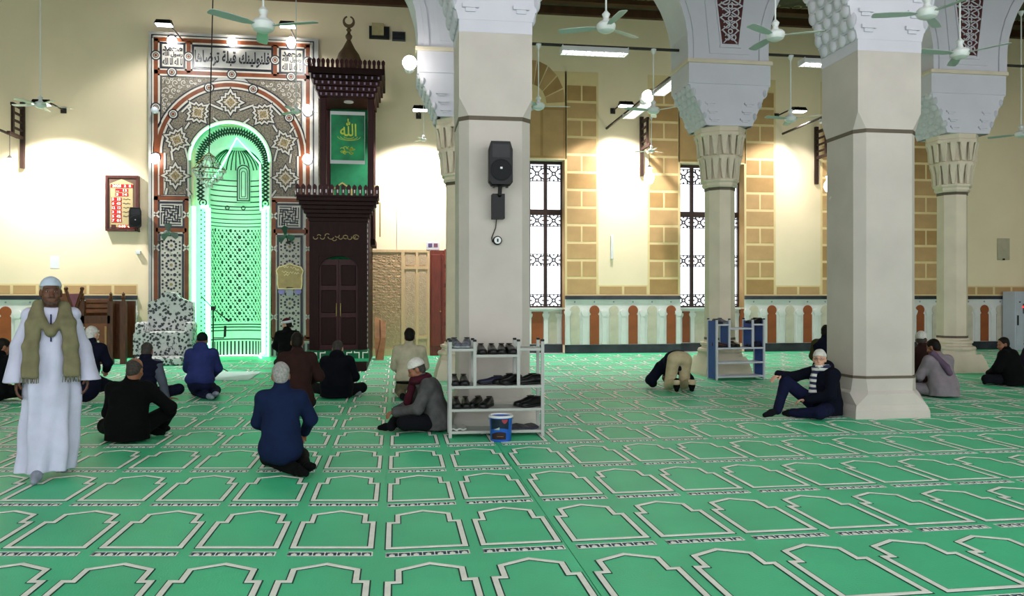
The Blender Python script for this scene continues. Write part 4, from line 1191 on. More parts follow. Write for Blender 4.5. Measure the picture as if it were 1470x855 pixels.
def speaker(name, loc, rz, w, h, label, tilt=0):
    s = thing(name, loc, rz, label=label, cat='loudspeaker'); s.rotation_euler = (tilt, 0, rz)
    d = .26*h/.55
    prof = [(-w/2, -h/2+.04), (-w/2+.03, -h/2), (w/2-.03, -h/2), (w/2, -h/2+.04), (w/2, h/2-.10), (w/2-.03, h/2), (-w/2+.03, h/2), (-w/2, h/2-.10)]
    c = MB(); c.loft([[(a*.78, d, b*.94) for a, b in prof], [(a, d*.35, b) for a, b in prof], [(a, 0, b) for a, b in prof], [(a*.94, -.03, b*.96) for a, b in prof]])
    cab = c.build('cabinet', M_black, s)
    # horn: sunken flared mouth
    hn = MB(); hw, hh = w*.36, h*.15; zc_ = h*.27
    hn.add([(-hw, -.033, zc_-hh), (hw, -.033, zc_-hh), (hw, -.033, zc_+hh), (-hw, -.033, zc_+hh), (-hw*.25, -.031, zc_-hh*.4), (hw*.25, -.031, zc_-hh*.4), (hw*.25, -.031, zc_+hh*.5), (-hw*.25, -.031, zc_+hh*.5)], [(0,1,5,4), (1,2,6,5), (2,3,7,6), (3,0,4,7), (4,5,6,7)])
    hn.build('horn', mat('horn_'+name, '#0f1116', .35, .1) if 'horn_'+name not in MATS else MATS['horn_'+name], s)
    g = MB().lathe([(w*.44, 0), (w*.45, .008), (w*.40, .012), (.001, .016)], 20, c=(0, -.03, -h*.16), M=Matrix.Rotation(PI/2, 3, 'X')).build('grille', mat('grille_'+name, '#0d0e11', .7, .3, 90) if 'grille_'+name not in MATS else MATS['grille_'+name], s)
    MB().box(-.014, .014, -.052, -.045, -h*.12-.012, -h*.12+.012).build('badge', M_steel, s)
    return s, d
pil_f = RY1-.445
pz_ = at(719, 234, pil_f-.28)
s, d = speaker('loudspeaker', pz_, 0, .29, .53, 'black loudspeaker mounted high on the stone pillar')
b = MB(); b.tube([(0, .08, -.27), (0, .10, -.36), (0, .22, -.42)], .025, 8); b.cbox((-.01, .20, -.50), (.15, .16, .30)); b.box(-.04, .04, .18, .28, -.5, -.42)
b.cbox((-.08, .05, -.275), (.03, .03, .03)); b.cbox((.08, .05, -.275), (.03, .03, .03))
b.build('bracket', M_black, s)
c_ = MB().tube([(-.02, .25, -.62), (-.03, .265, -.75), (-.08, .27, -.88), (-.07, .27, -.93)], .006, 5).build('cable', M_rod, s)
s2, d = speaker('loudspeaker', at(194, 312, WY-.42), .35, .30, .52, 'small black loudspeaker on a bracket in front of the prayer-time board')
MB().tube([(.0, .1, -.27), (.02, .12, -.33), (.13, .38, -.33)], .018, 6).build('bracket', M_black, s2)
# small round meter below the speaker
mt = thing('wall_meter', at(714, 345, pil_f-.03), label='small round white dial on the stone pillar below the loudspeaker', cat='dial')
MB().lathe([(.055, -.03), (.055, .02), (.045, .03)], 20, M=Matrix.Rotation(PI/2, 3, 'X')).build('case', M_black, mt)
MB().lathe([(.043, .03), (.04, .034)], 20, M=Matrix.Rotation(PI/2, 3, 'X')).build('dial', M_lampw, mt)
MB().box(-.01, .01, -.038, -.03, -.02, .02).build('needle', M_black, mt)

# things fixed on the wall
def wbox(name, px0, py0, px1, py1, t, m, label, cat, Y=WY):
    p0, p1 = at(px0, py1, Y), at(px1, py0, Y)
    o = MB().bevbox(p0.x, p1.x, Y-t, Y-.001, p0.z, p1.z, min(.01, t*.3)).build(name, m); return tag(o, label, cat)
wbox('paper_notice', 72, 367, 85, 385, .006, mat('paper', '#d7d5dc', .7, .03), 'small white paper notice on the cream wall left of the board', 'notice')
wbox('camera_box', 196, 360, 203, 365, .10, M_lampw, 'tiny grey box fixed to the wall beside the niche frame', 'junction box')
wbox('wall_tube_lamp', 876, 338, 880, 372, .07, M_lampw, 'narrow white upright fitting on the wall between the windows', 'wall fitting')
o = wbox('electric_box', 1431, 342, 1448, 373, .05, mat('grey_box', '#b0a790', .5, .08), 'grey electric box on the right-hand cream wall', 'electric box')
MB().cbox(at(1441, 372, WY-.07), (.05, .04, .05)).build('cable_gland', M_black, o)
# vent with dark surround
vt = thing('wall_vent', at(558, 50, WY), label='dark vent box with a beige cover high on the wall right of the pulpit spire', cat='vent')
v0 = vt.location
def rel(px0, py0, px1, py1, t): 
    p0, p1 = at(px0, py1, WY)-v0, at(px1, py0, WY)-v0; return (p0.x, p1.x, -t, -.001, p0.z, p1.z)
M_vgrey = mat('vent_grey', '#4b5055', .6, .15, 6)
MB().box(*rel(530, 40, 559, 56, .10)).build('vent_case', M_black, vt); MB().box(*rel(534, 36, 551, 52, .16)).build('vent_cover', mat('vent_cover', '#b2a27a', .7, .1), vt)
MB().box(*rel(563, 47, 582, 59, .08)).build('vent_grille', M_vgrey, vt)
for k in range(5): MB().box(*rel(564, 48.5+k*2.1, 581, 49.2+k*2.1, .09)).build('slat', M_black, vt)

# carved screens right of the pulpit
M_beech = mat('pale_beech', '#d0ae86', .55, .08, 3, stretch=(10, 10, 1)); M_beech2 = mat('beech_carved', '#c0a184', .6, .10, 12, .5, 30)
YS = WY-.35
ps = Pl(YS, 590)
sc = thing('carved_screen', (0, 0, 0), label='pale wooden screen with a carved lattice panel and four plain panels', cat='screen')
zs0, zs1 = 0.0, ps.z(358.5)
MB().box(ps.x(530), ps.x(617), YS+.03, YS+.10, 0, zs1).build('backing', M_beech, sc)
for a, b in ((530, 533.5), (576, 580.5), (597, 600), (613.5, 617)): MB().box(ps.x(a), ps.x(b), YS, YS+.03, 0, zs1).build('stile', M_beech, sc)
for a, b, z_a, z_b in ((533.5, 576, 358.5, 362), (533.5, 576, 500, 515), (580.5, 597, 358.5, 362), (600, 613.5, 358.5, 362), (580.5, 597, 382, 386), (600, 613.5, 382, 386), (580.5, 597, 482, 486), (600, 613.5, 482, 486), (580.5, 597, 505, 515), (600, 613.5, 505, 515)):
    MB().box(ps.x(a), ps.x(b), YS, YS+.03, max(0, ps.z(z_b)), ps.z(z_a)).build('rail', M_beech, sc)
for a, b in ((580.5, 597), (600, 613.5)):
    for z_a, z_b in ((362, 382), (386, 482), (486, 505)): MB().box(ps.x(a+1.5), ps.x(b-1.5), YS+.018, YS+.031, ps.z(z_b-1.5), ps.z(z_a+1.5)).build('plain_panel', M_beech2, sc)
lt = MB()
xa, xb = ps.x(533.5), ps.x(576)
nx = 6; w = (xb-xa)/nx; nz = 19; hh = (ps.z(362)-ps.z(500))/nz
for i in range(nx):
    for j in range(nz):
        c = (xa+(i+.5)*w, ps.z(500)+(j+.5)*hh); r = min(w, hh)*.45
        if (i+j) % 2: lt.ribbon([(c[0]+r*math.cos(a), c[1]+r*math.sin(a)) for a in [PI/4*k for k in range(8)]], .016, YS+.018, YS+.031, closed=True)
        else:
            for aa in (PI/4, -PI/4): lt.ribbon([(c[0]-w*.62*math.cos(aa), c[1]-hh*.62*math.sin(aa)), (c[0]+w*.62*math.cos(aa), c[1]+hh*.62*math.sin(aa))], .016, YS+.018, YS+.031)
lt.build('carved_lattice', M_beech2, sc)
M_redw = mat('red_brown_wood', '#6e2b1c', .4, .25, 3, stretch=(8, 8, 1)); M_redw2 = mat('red_brown_carving', '#854434', .4, .3, 14, .6, 25)
cb = thing('carved_cabinet', (0, 0, 0), label='red-brown carved wooden cabinet beside the pale screen', cat='cabinet')
MB().box(ps.x(617.5), ps.x(660), YS-.05, WY-.08, 0, zs1-.01).build('body', M_redw, cb)
for a, b in ((619, 633), (634.5, 658)):
    d_ = MB().bevbox(ps.x(a), ps.x(b), YS-.08, YS-.05, .25, zs1-.12, .012).build('door', M_redw, cb)
    if a > 630:
        for k in range(5): MB().bevbox(ps.x(a+3), ps.x(b-3), YS-.10, YS-.08, .4+k*.52, .82+k*.52, .02).build('carved_panel', M_redw2, d_)
    MB().sphere((ps.x(b-1), YS-.10, 1.2), .02, 8, 6).build('knob', M_goldp, d_)
bxp = thing('alarm_box', (ps.x(621.5), YS+.05, zs1), label='small white appliance box with a dark panel on top of the pale screen', cat='box')
MB().bevbox(-.18, .18, -.06, .06, 0, .22, .01).build('case', mat('offwhite_plastic', '#c9c0c8', .5, .04), bxp); MB().box(-.13, -.02, -.066, -.058, .08, .18).build('panel', mat('violet_panel', '#5a4a70', .4, .1), bxp); MB().box(.02, .13, -.066, -.058, .08, .18).build('panel', mat('red_panel', '#7a4a58', .4, .1), bxp)
MB().tube([(-.12, .08, .1), (-.12, .1, 1.2)], .008, 5).build('cable', M_lampw, bxp).location = (-.85, .18, 0)
# leaning board
lb = thing('leaning_board', ground(545, 517), label='narrow warped wooden board leaning beside the pulpit', cat='board')
MB().loft([[(-.10, 0, 0), (.10, -.02, 0), (.10, .01, 0), (-.10, .03, 0)], [(-.13, .3, .55), (.14, .28, .55), (.14, .31, .55), (-.13, .33, .55)], [(-.14, .6, 1.08), (.16, .58, .98), (.16, .61, .98), (-.14, .63, 1.08)]]).build('plank', mat('bare_board', '#8a5f38', .6, .2, 6), lb)
MB().tube([(-.09, -.012, .05), (.02, .27, .55), (.0, .56, 1.0)], .012, 6).build('edge_batten', mat('bare_board_dark', '#5f3d22', .6, .2, 6), lb)

# wooden preacher's chair (left)
YC = 20.2
pc_ = Pl(YC, 140)
M_cw = mat('carved_chair_wood', '#552c16', .4, .3, 4, stretch=(6, 6, 1)); M_cw2 = mat('carved_chair_panel', '#774021', .4, .25, 5)
kc = thing('preachers_chair', (0, 0, 0), label='carved dark wooden reading chair with a folding bookrest beside the flowered armchair', cat='chair')
cx0, cx1 = pc_.x(62), pc_.x(180); ztop = pc_.z(430)
for px in (64, 117, 158, 176):
    xx = pc_.x(px); MB().box(xx-.06, xx+.06, YC, YC+.12, 0, pc_.z(432)).build('post', M_cw, kc)
    MB().lathe([(.05, 0), (.035, .04), (.055, .08), (.03, .14), (.04, .17), (.001, .22)], 8, c=(xx, YC+.06, pc_.z(432))).build('finial', M_cw, kc)
MB().box(pc_.x(64), pc_.x(158), YC+.02, YC+.06, .12, pc_.z(462)).build('front_panel', M_cw2, kc)
MB().box(pc_.x(64), pc_.x(158), YC-.0, YC+.08, pc_.z(464), pc_.z(453)).build('seat_rail', M_cw, kc)
MB().box(pc_.x(64), pc_.x(158), YC, YC+.1, 0, .16).build('bottom_rail', M_cw, kc)
MB().box(pc_.x(150), pc_.x(153), YC+.0, YC+.03, .25, pc_.z(468)).build('light_inlay', mat('pale_inlay', '#a87a50', .5, .1), kc)
MB().box(pc_.x(64), pc_.x(176), YC+.9, YC+.98, .1, pc_.z(432)).build('back_panel', M_cw, kc)
MB().box(pc_.x(158), pc_.x(176), YC+.3, YC+.34, .1, pc_.z(436)).build('side_panel', M_cw, kc)
for k in range(3): MB().bevbox(pc_.x(121), pc_.x(155), YC+.08, YC+.12, pc_.z(452)+.05+k*.12, pc_.z(452)+.14+k*.12, .01).build('back_slat', M_cw2, kc)
pr = MB()
for i in range(5):
    for j in range(5):
        if (i*j+i+j) % 3 != 1: pr.sphere((pc_.x(120+i*5.2), YC+.018, pc_.z(470+j*5)), .028, 6, 4)
tag(pr.build('pearl_inlay', mat('pearl', '#d8d0c4', .3, .05), kc), kind='stuff')
# folding bookrest
xr = [pc_.x(v) for v in (96, 119, 108)]
brd = thing('bookrest', (0, 0, 0), label='dark pink covered folding bookrest on the carved wooden chair', cat='bookrest')
MB().prism([(xr[0], pc_.z(422)), (xr[1], pc_.z(421)), (xr[2], pc_.z(451))], YC-.06, YC-.02).build('cover', mat('dusty_pink', '#8c5260', .6, .1), brd)
MB().prism([(pc_.x(80), pc_.z(421)), (xr[0], pc_.z(421)), (xr[2], pc_.z(452)), (pc_.x(80), pc_.z(455))], YC-.04, YC-.0).build('leaf', M_cw2, brd)
for a, b in (((96, 416), (109, 452)), ((119, 416), (107, 452))):
    A, B = pc_.p(*a), pc_.p(*b); MB().tube([(A[0], YC-.05, A[1]), (B[0], YC-.05, B[1])], .035, 6).build('strut', M_cw, brd); MB().sphere((A[0], YC-.05, A[1]+.03), .05, 8, 6).build('finial', M_cw, brd)

# armchair under a flowered cover
M_flor = bpy.data.materials.new('flowered_cloth'); M_flor.use_nodes = True
nt = M_flor.node_tree; N = nt.nodes; L = nt.links; bs = N['Principled BSDF']; bs.inputs['Roughness'].default_value = .85
tc = N.new('ShaderNodeTexCoord'); vo = N.new('ShaderNodeTexVoronoi'); vo.inputs['Scale'].default_value = 13
L.new(tc.outputs['Object'], vo.inputs['Vector'])
rp = N.new('ShaderNodeValToRGB'); e_ = rp.color_ramp.elements
e_[0].position = 0; e_[0].color = (.30, .31, .30, 1); e_[1].position = .16; e_[1].color = (.03, .035, .04, 1)
for ps_, c_v in ((.34, (.03, .035, .04, 1)), (.42, (.16, .17, .18, 1)), (.50, (.55, .56, .55, 1)), (1, (.6, .6, .59, 1))):
    q_ = rp.color_ramp.elements.new(ps_); q_.color = c_v
nz_ = N.new('ShaderNodeTexNoise'); nz_.inputs['Scale'].default_value = 26; L.new(tc.outputs['Object'], nz_.inputs['Vector'])
ad = N.new('ShaderNodeMath'); ad.operation = 'MULTIPLY_ADD'; ad.inputs[1].default_value = .55; ad.inputs[2].default_value = -.27
L.new(nz_.outputs[0], ad.inputs[0]); a2 = N.new('ShaderNodeMath'); L.new(vo.outputs['Distance'], a2.inputs[0]); L.new(ad.outputs[0], a2.inputs[1])
L.new(a2.outputs[0], rp.inputs[0]); L.new(rp.outputs[0], bs.inputs['Base Color'])
YA = 20.3
pa = Pl(YA, 232)
ac = thing('armchair', (pa.x(233), YA, 0), label='high-backed armchair under a black and white flowered cover', cat='armchair')
axc = pa.x(233)
def A_(px, py): return (pa.x(px)-axc, pa.z(py))
back = [A_(204, 475), A_(204, 434), A_(214, 431), A_(222, 428), A_(228, 421), A_(237, 419), A_(245, 421), A_(251, 427), A_(260, 431), A_(270, 434), A_(271, 475)]
MB().prism(back, .45, .68).build('backrest', M_flor, ac)
import_seat = MB(); import_seat.bevbox(A_(202, 0)[0], A_(270, 0)[0], -.05, .55, .18, pa.z(476), .06); import_seat.build('seat', M_flor, ac, True)
for px0, px1 in ((193, 206), (264, 276)):
    MB().bevbox(A_(px0, 0)[0], A_(px1, 0)[0], -.02, .55, .1, pa.z(462), .06).build('armrest', M_flor, ac, True)
sk = MB(); xs0, xs1 = A_(192, 0)[0], A_(272, 0)[0]; nn_ = 48
r0 = [(xs0+(xs1-xs0)*k/nn_, -.06-.03*math.sin(k*1.3)-.02*math.sin(k*2.9), .22) for k in range(nn_+1)]; r1 = [(x_, -.05, pa.z(476)-.02) for x_, _, _ in r0]
sk.loft([r0, r1], cap=False, closed=False); sk.build('skirt', M_flor, ac, True)
MB().bevbox(A_(207, 0)[0], A_(272, 0)[0], -.75, -.15, .0, .2, .05).build('footstool', M_flor, ac, True)

# microphone stand in front of the niche
pmk = ground(306, 533)
ms = thing('microphone_stand', pmk, label='thin black microphone stand with boom and two microphones before the niche', cat='microphone stand')
MB().tube([(0, 0, .02), (0, 0, 1.35)], .014, 8).build('pole', M_black, ms)
MB().tube([(-.25, 0, 1.62), (0, 0, 1.35), (.30, -.1, 1.12)], .011, 6).build('boom', M_black, ms); MB().cbox((0, 0, 1.36), (.08, .06, .08)).build('clamp', M_black, ms)
MB().tube([(.28, -.1, 1.14), (.36, -.12, 1.08)], .022, 8).build('microphone', M_black, ms)
MB().tube([(0, 0, .72), (.22, 0, .72), (.24, 0, .78)], .012, 6).build('side_arm', M_black, ms); MB().tube([(.24, 0, .74), (.25, 0, .98)], .026, 8).build('microphone', M_black, ms)
for k in range(3):
    a = 2*PI*k/3-.3; MB().tube([(0, 0, .16), (.34*math.cos(a), .34*math.sin(a), .012)], .011, 6).build('leg', M_black, ms)
# pale mat before the niche
g = [ground(262, 546), ground(357, 546), ground(375, 534), ground(268, 534)]
pmat = MB().add([(p.x, p.y, .006) for p in g]+[(p.x, p.y, .016) for p in g], [(0,3,2,1), (4,5,6,7), (0,1,5,4), (1,2,6,5), (2,3,7,6), (3,0,4,7)]).build('pale_mat', mat('pale_mat', '#c2d6d4', .8, .06, 5))
tag(pmat, 'pale thin mat lying on the green carpet before the niche', 'mat')

# grey metal cabinet at the right edge
YM = WY-.6
pmc = Pl(YM, 1462)
mc = thing('metal_cabinet', (pmc.x(1457), YM, 0), label='light grey metal cabinet with a red lamp against the right-hand dado', cat='cabinet')
M_mcab = mat('light_grey_steel', '#b4b9c6', .45, .04, 3)
hC = pmc.z(418)
MB().bevbox(0, 1.0, .0, .5, 0, hC, .015).build('body', M_mcab, mc)
d_ = MB().bevbox(.04, .96, -.025, .0, .15, hC-.06, .01).build('door', M_mcab, mc)
MB().box(.05, .09, -.05, -.02, .75, 1.05).build('handle', M_black, d_); MB().cbox((.14, -.03, hC-.32), (.05, .02, .03)).build('lock', M_black, d_)
MB().box(.24, .40, -.035, -.02, 1.1, 1.4).build('gauge', M_vgrey, d_); MB().sphere((.25, -.04, 1.3), .03, 8, 6).build('red_lamp', mat('red_lamp', '#d02020', .4, 0, emit='#e02020', estr=1.5), d_)
# ================================================================ CARPETS
CP, RP = .603, 1.196                        # prayer-mat pitch across and along
CX0, CY0 = -.07, 5.13
SEAM = 1.085
def dY(x):                                  # the left-hand carpet lies slightly askew
    if x < .1: return -.145*(x-.1)
    return .012*max(0, x-1.2)
mat_line = [(-.245, .02), (-.245, .595), (-.185, .595), (-.185, .795), (0, .895), (.185, .795), (.185, .595), (.245, .595), (.245, .02)]
def carpet(xa, xb, ya, yb, label, name='prayer_carpet'):
    c = thing(name, ((xa+xb)/2, ya, 0), label=label, cat='carpet')
    ox, oy = (xa+xb)/2, ya
    nx = max(2, int((xb-xa)/1.0)); 
    gx = [xa+(xb-xa)*i/nx for i in range(nx+1)]
    base = MB(); base.box(xa-ox, xb-ox, 0, yb-ya, -.011, 0.0)
    base.build('pile', M_carpet, c)
    cr_, dk_, sp_, sc2 = MB(), MB(), MB(), MB()
    i0 = math.ceil((xa-CX0-.02)/CP); i1 = math.floor((xb-CX0-.5)/CP)
    for i in range(i0, i1+1):
        cxm = CX0+i*CP+.265; sl = (dY(cxm+.1)-dY(cxm-.1))/.2
        j = math.floor((ya-CY0)/RP)-1
        while True:
            v0 = CY0+j*RP+dY(cxm); j += 1
            if v0+.92 > yb-.25: break
            if v0-.18 < ya: continue
            if any(abs(cxm-qx) < .72 and -1.45 < v0-qy < .62 for qx, qy in ((1.21, RY1), (6.47, RY1), (1.25, RY2), (6.62, RY2), (11.9, RY2))): continue
            jx = rnd.uniform(-.004, .004)
            P = lambda u, v: (cxm-ox+u+jx, v0-oy+v+u*sl)
            path = [P(u, v) for u, v in mat_line]
            dk_.ribbon(path, .050, .0005, .0025, closed=True, plane='xy')
            cr_.ribbon(path, .033, .0005, .005, closed=True, plane='xy')
            # comb strip behind the feet
            sp_.prism([P(-.262, -.155), P(.262, -.155), P(.262, -.07), P(-.262, -.07)], .0005, .0025, 'xy')
            sc2.ribbon([P(-.258, -.15), P(.258, -.15), P(.258, -.075), P(-.258, -.075)], .008, .0005, .004, closed=True, plane='xy')
            for k in range(7):
                u = -.262+.524*(k+.5)/7
                sc2.prism([P(u-.014, -.14), P(u+.02, -.14), P(u+.02, -.115), P(u+.004, -.098), P(u-.014, -.115)], .0005, .004, 'xy')
                sc2.prism([P(u-.036, -.145), P(u-.030, -.145), P(u-.030, -.08), P(u-.036, -.08)], .0005, .004, 'xy')
    for nm, b, m in (('mat_outlines', dk_, M_carpet_dark), ('mat_arches', cr_, M_carpet_cream), ('mat_strips', sp_, M_carpet_strip), ('mat_combs', sc2, M_carpet_cream)):
        if b.f: tag(b.build(nm, m, c, recalc=False), kind='stuff')
    return c
carpet(HX0+.05, SEAM-.003, 2.0, WY-.12, 'green carpet woven with rows of cream prayer arches, under the seated men before the niche')
carpet(SEAM+.003, HX1-.05, 2.0, WY-.12, 'green carpet woven with cream prayer arches, spread under the pillars and windows')
# slack folds of the carpet
fold = MB()
# ================================================================ SHOE RACKS
M_rackm = mat('rack_aluminium', '#a3a5a0', .5, .06, 5); M_rackb = mat('rack_board', '#a5a8a2', .55, .06, 5)
M_rackblue = mat('rack_blue_panel', '#34509a', .5, .12, 3); M_rackw = mat('rack_white', '#b9bcc4', .5, .05, 4)
def post(mb, x, y, z0, z1, w=.036, d=.036): mb.box(x-w/2, x+w/2, y-d/2, y+d/2, z0, z1)
def shoe_rack(loc, rz, wx, h, fr, m, mboard, label, blue=None, cols=(.27, .73), lows=(.30, .07), mid=.54):
    r = thing('shoe_rack', loc, rz, label=label, cat='shoe rack')
    D = .34
    xs = [-wx/2+.015, -wx/2+wx*cols[0], -wx/2+wx*cols[1], wx/2-.015]
    for i, x in enumerate(xs):
        for y in (0, D):
            mb = MB(); post(mb, x, y, 0 if i in (0, 3) else mid*h, h)
            p_ = mb.build('post', m, r)
            MB().bevbox(x-.02, x+.02, y-.02, y+.02, h, h+.025, .006).build('cap', M_black, p_)
    if blue:
        for i, x in enumerate(xs):
            MB().box(x-.008, x+.008, .015, D-.015, .02 if i in (0, 3) else mid*h, h-.02).build('side_panel', blue, r)
    def shelf(xa, xb, z, t=.032): MB().bevbox(xa, xb, -.012, D+.012, z-t, z, .004).build('shelf', mboard, r)
    shelf(xs[0], xs[1], h*.93); shelf(xs[1], xs[2], h*.865); shelf(xs[2], xs[3], h*.93)
    shelf(xs[0], xs[3], h*mid); shelf(xs[0], xs[3], h*lows[0]); shelf(xs[0], xs[3], h*lows[1])
    return r, xs
g0 = ground(713, 627)
H1 = 1.09
rackA, rx = shoe_rack((g0.x, g0.y, 0), -.02, 1.09, H1, 0, M_rackm, M_rackb, 'grey metal shoe rack holding black shoes at the foot of the loudspeaker pillar')
ga = ground(1063, 545)
rackB, rxb = shoe_rack((ga.x, ga.y, 0), .10, 1.04, 1.16, 0, M_rackw, M_rackw, 'white shoe rack with blue side panels in front of the slender column', blue=M_rackblue, cols=(.27, .75))
# shoes -----------------------------------------------------------
def shoe_mesh(name, m, trainer=False, slip=False):
    """sole, vamp and collar lofted from heel (-y) to toe (+y)"""
    secs = [(-.145, .028, .075, .02), (-.12, .036, .088, .0), (-.06, .036, .085, 0), (-.01, .038, .078, 0), (.04, .045, .062, 0), (.09, .049, .056, 0), (.125, .045, .052, .002), (.145, .036, .046, .004), (.157, .018, .034, .008)]
    if slip: secs = [(y, w, h*.85, z) for y, w, h, z in secs]
    rings = []
    for y, w, h, z in secs:
        ring = [(-w, y, .02), (-w*1.02, y, .02+(h-.02)*.45), (-w*.7, y, h*.9), (0, y, h), (w*.7, y, h*.9), (w*1.02, y, .02+(h-.02)*.45), (w, y, .02)]
        rings.append(ring)
    u = MB().loft(rings).mesh(name+'_upper', m, True)
    sr = [[(-w*1.08, y, .004+z), (-w*1.1, y, .022), (w*1.1, y, .022), (w*1.08, y, .004+z)] for y, w, h, z in secs]
    s = MB().loft(sr)
    op = MB().lathe([(.001, 0), (.027, .0), (.031, .006)], 12, c=(0, -.075, .083 if not slip else .07), sy=1.6)
    return u, s.mesh(name+'_sole', M_sole_w if trainer else M_sole, True), op.mesh(name+'_opening', M_lining)
M_sole = mat('shoe_sole_black', '#101012', .6, .1); M_sole_w = mat('shoe_sole_grey', '#8d9096', .6, .1); M_lining = mat('shoe_lining', '#3a3430', .8, .2)
M_leather = mat('black_leather', '#0b0b0d', .3, .1, 12, .05, 60); M_brown = mat('brown_leather', '#3b2118', .35, .15, 12); M_mesh = mat('grey_trainer', '#6e7480', .5, 0, 22, col2='#24262c')
M_navy_sh = mat('dark_blue_shoe', '#1b1d33', .5, .15, 10)
SH = {'black': shoe_mesh('dress', M_leather), 'brown': shoe_mesh('brown', M_brown), 'grey': shoe_mesh('trainer', M_mesh, True), 'navy': shoe_mesh('navy', M_navy_sh, slip=True)}
def shoe(rack, x, y, z, rz, kind, label, group=None):
    M = Matrix.Translation(rack.location) @ Matrix.Rotation(rack.rotation_euler.z, 4, 'Z') @ Vector((x, y, z))
    o = thing('shoe', M, rack.rotation_euler.z+rz, label=label, cat='shoe', group=group)
    u, s, op = SH[kind]
    o.scale = (1.13, 1.08, 1.3)
    link('upper', u, o); link('sole', s, o); link('opening', op, o)
    return o
def pair(rack, x, y, z, rz, kind, label, group, gap=.052, sp=0):
    for s in (-1, 1): shoe(rack, x+s*gap*math.cos(rz), y+s*gap*math.sin(rz), z, rz+s*sp, kind, label, group)
bk = .14
zt1, zt2, zm, zl_, zb_ = H1*.93, H1*.865, H1*.54, H1*.30, H1*.07
c1 = (rx[0]+rx[1])/2
pair(rackA, c1-.01, bk, zt1, PI, 'grey', 'grey and black trainer on the top left corner of the grey shoe rack', 'grey trainers on the grey rack', .06, .18)
pair(rackA, rx[1]+.15, bk, zt2, PI, 'black', 'black leather shoe on the middle top shelf, next to the trainers', 'first black pair on the middle top shelf', .062)
pair(rackA, rx[1]+.375, bk, zt2, PI, 'black', 'black leather shoe on the middle top shelf, next to the empty right corner', 'second black pair on the middle top shelf', .054, -.1)
pair(rackA, c1-.03, bk, zm, PI, 'black', 'black leather shoe in the left compartment of the grey rack', 'black pair in the left compartment', .055)
shoe(rackA, rx[1]+.20, bk+.02, zm, PI/2+.2, 'navy', 'flat dark slipper lying beside the black boots in the middle compartment')
pair(rackA, rx[1]+.40, bk, zm, PI*.72, 'black', 'bulky black shoe pointing aside in the middle compartment of the grey rack', 'black pair turned aside in the middle compartment', .062)
pair(rackA, (rx[2]+rx[3])/2-.01, bk, zm, PI*.6, 'black', 'black shoe turned sideways in the right compartment of the grey rack', 'black pair in the right compartment', .055)
pair(rackA, rx[0]+.13, bk, zl_, PI, 'black', 'black leather shoe at the left end of the long lower shelf', 'black pair at the left end of the lower shelf', .055)
pair(rackA, rx[0]+.36, bk, zl_, PI*.85, 'black', 'large black shoe second along the long lower shelf', 'second black pair on the lower shelf', .07)
pair(rackA, rx[3]-.14, bk, zl_, PI*.7, 'black', 'black shoe at the right end of the long lower shelf', 'black pair at the right end of the lower shelf', .055)
zt1, zm2 = 1.16*.93, 1.16*.54
shoe(rackB, rxb[0]+.08, bk, zt1, PI, 'navy', 'dark blue shoe on the top left corner of the white rack'); shoe(rackB, rxb[1]-.08, bk, zt1, PI, 'grey', 'pale trainer on the top left corner of the white rack')
pair(rackB, (rxb[2]+rxb[3])/2, bk, zt1, PI*.6, 'black', 'black shoe on the top right corner of the white rack', 'black pair on the white rack top', .055)
shoe(rackB, rxb[0]+.14, bk, zm2, -PI/2-.25, 'brown', 'brown leather shoe lying in the left compartment of the white rack')
pair(rackB, rxb[1]+.13, bk, zm2, PI, 'black', 'black shoe in the middle compartment of the white rack', 'black pair in the middle of the white rack', .055)
pair(rackB, (rxb[2]+rxb[3])/2, bk, zm2, PI*.55, 'navy', 'dark blue shoe in the right compartment of the white rack', 'dark blue pair on the white rack', .05)
def on_rack(rack, x, y, z): return Matrix.Translation(rack.location) @ Matrix.Rotation(rack.rotation_euler.z, 4, 'Z') @ Vector((x, y, z))
for (x, w, lab) in ((rx[0]+.10, .17, 'white folded paper at the left end of the bottom shelf'), (rx[3]-.22, .36, 'dark folded cloth at the right end of the bottom shelf')):
    m = M_rackb if w < .2 else M_navy_sh
    t = MB()
    t.loft([[(-w/2+w*k/8, yy, zz+.008*math.sin(k*1.7+yy*9)) for yy, zz in ((.02, .001), (.30, .001), (.30, .02), (.02, .02))] for k in range(9)])
    o = t.build('folded_cloth' if w > .2 else 'folded_paper', m); o.location = on_rack(rackA, x, 0, zb_+.006); o.rotation_euler.z = rackA.rotation_euler.z
    tag(o, lab, 'cloth' if w > .2 else 'paper')
# ================================================================ PAINT BUCKET
M_bblue = bpy.data.materials.new('blue_printed_tin'); M_bblue.use_nodes = True
nt = M_bblue.node_tree; N = nt.nodes; L = nt.links; bs = N['Principled BSDF']; bs.inputs['Roughness'].default_value = .3
bs.inputs['Base Color'].default_value = (*lin('#1d55ad'), 1)
gb = ground(719, 632)
bu = thing('paint_bucket', gb, label='blue printed paint bucket with a pale rim in front of the shoe rack', cat='bucket')
hb = .285
R0, R1 = .112, .130
MB().lathe([(R0, 0), (R0+.004, .01), (R1, hb), (R1-.006, hb), (R0-.004, .012)], 28).build('tub', M_bblue, bu, 30)
MB().lathe([(R1+.008, hb-.02), (R1+.010, hb), (R1-.008, hb+.006), (R1-.010, hb-.01)], 28, cap=False).build('rim', M_lampw, bu, 30)
MB().lathe([(.001, hb*.72), (R1-.02, hb*.72)], 24).build('contents', mat('dried_paint', '#9aa0a6', .6, .15, 12), bu)
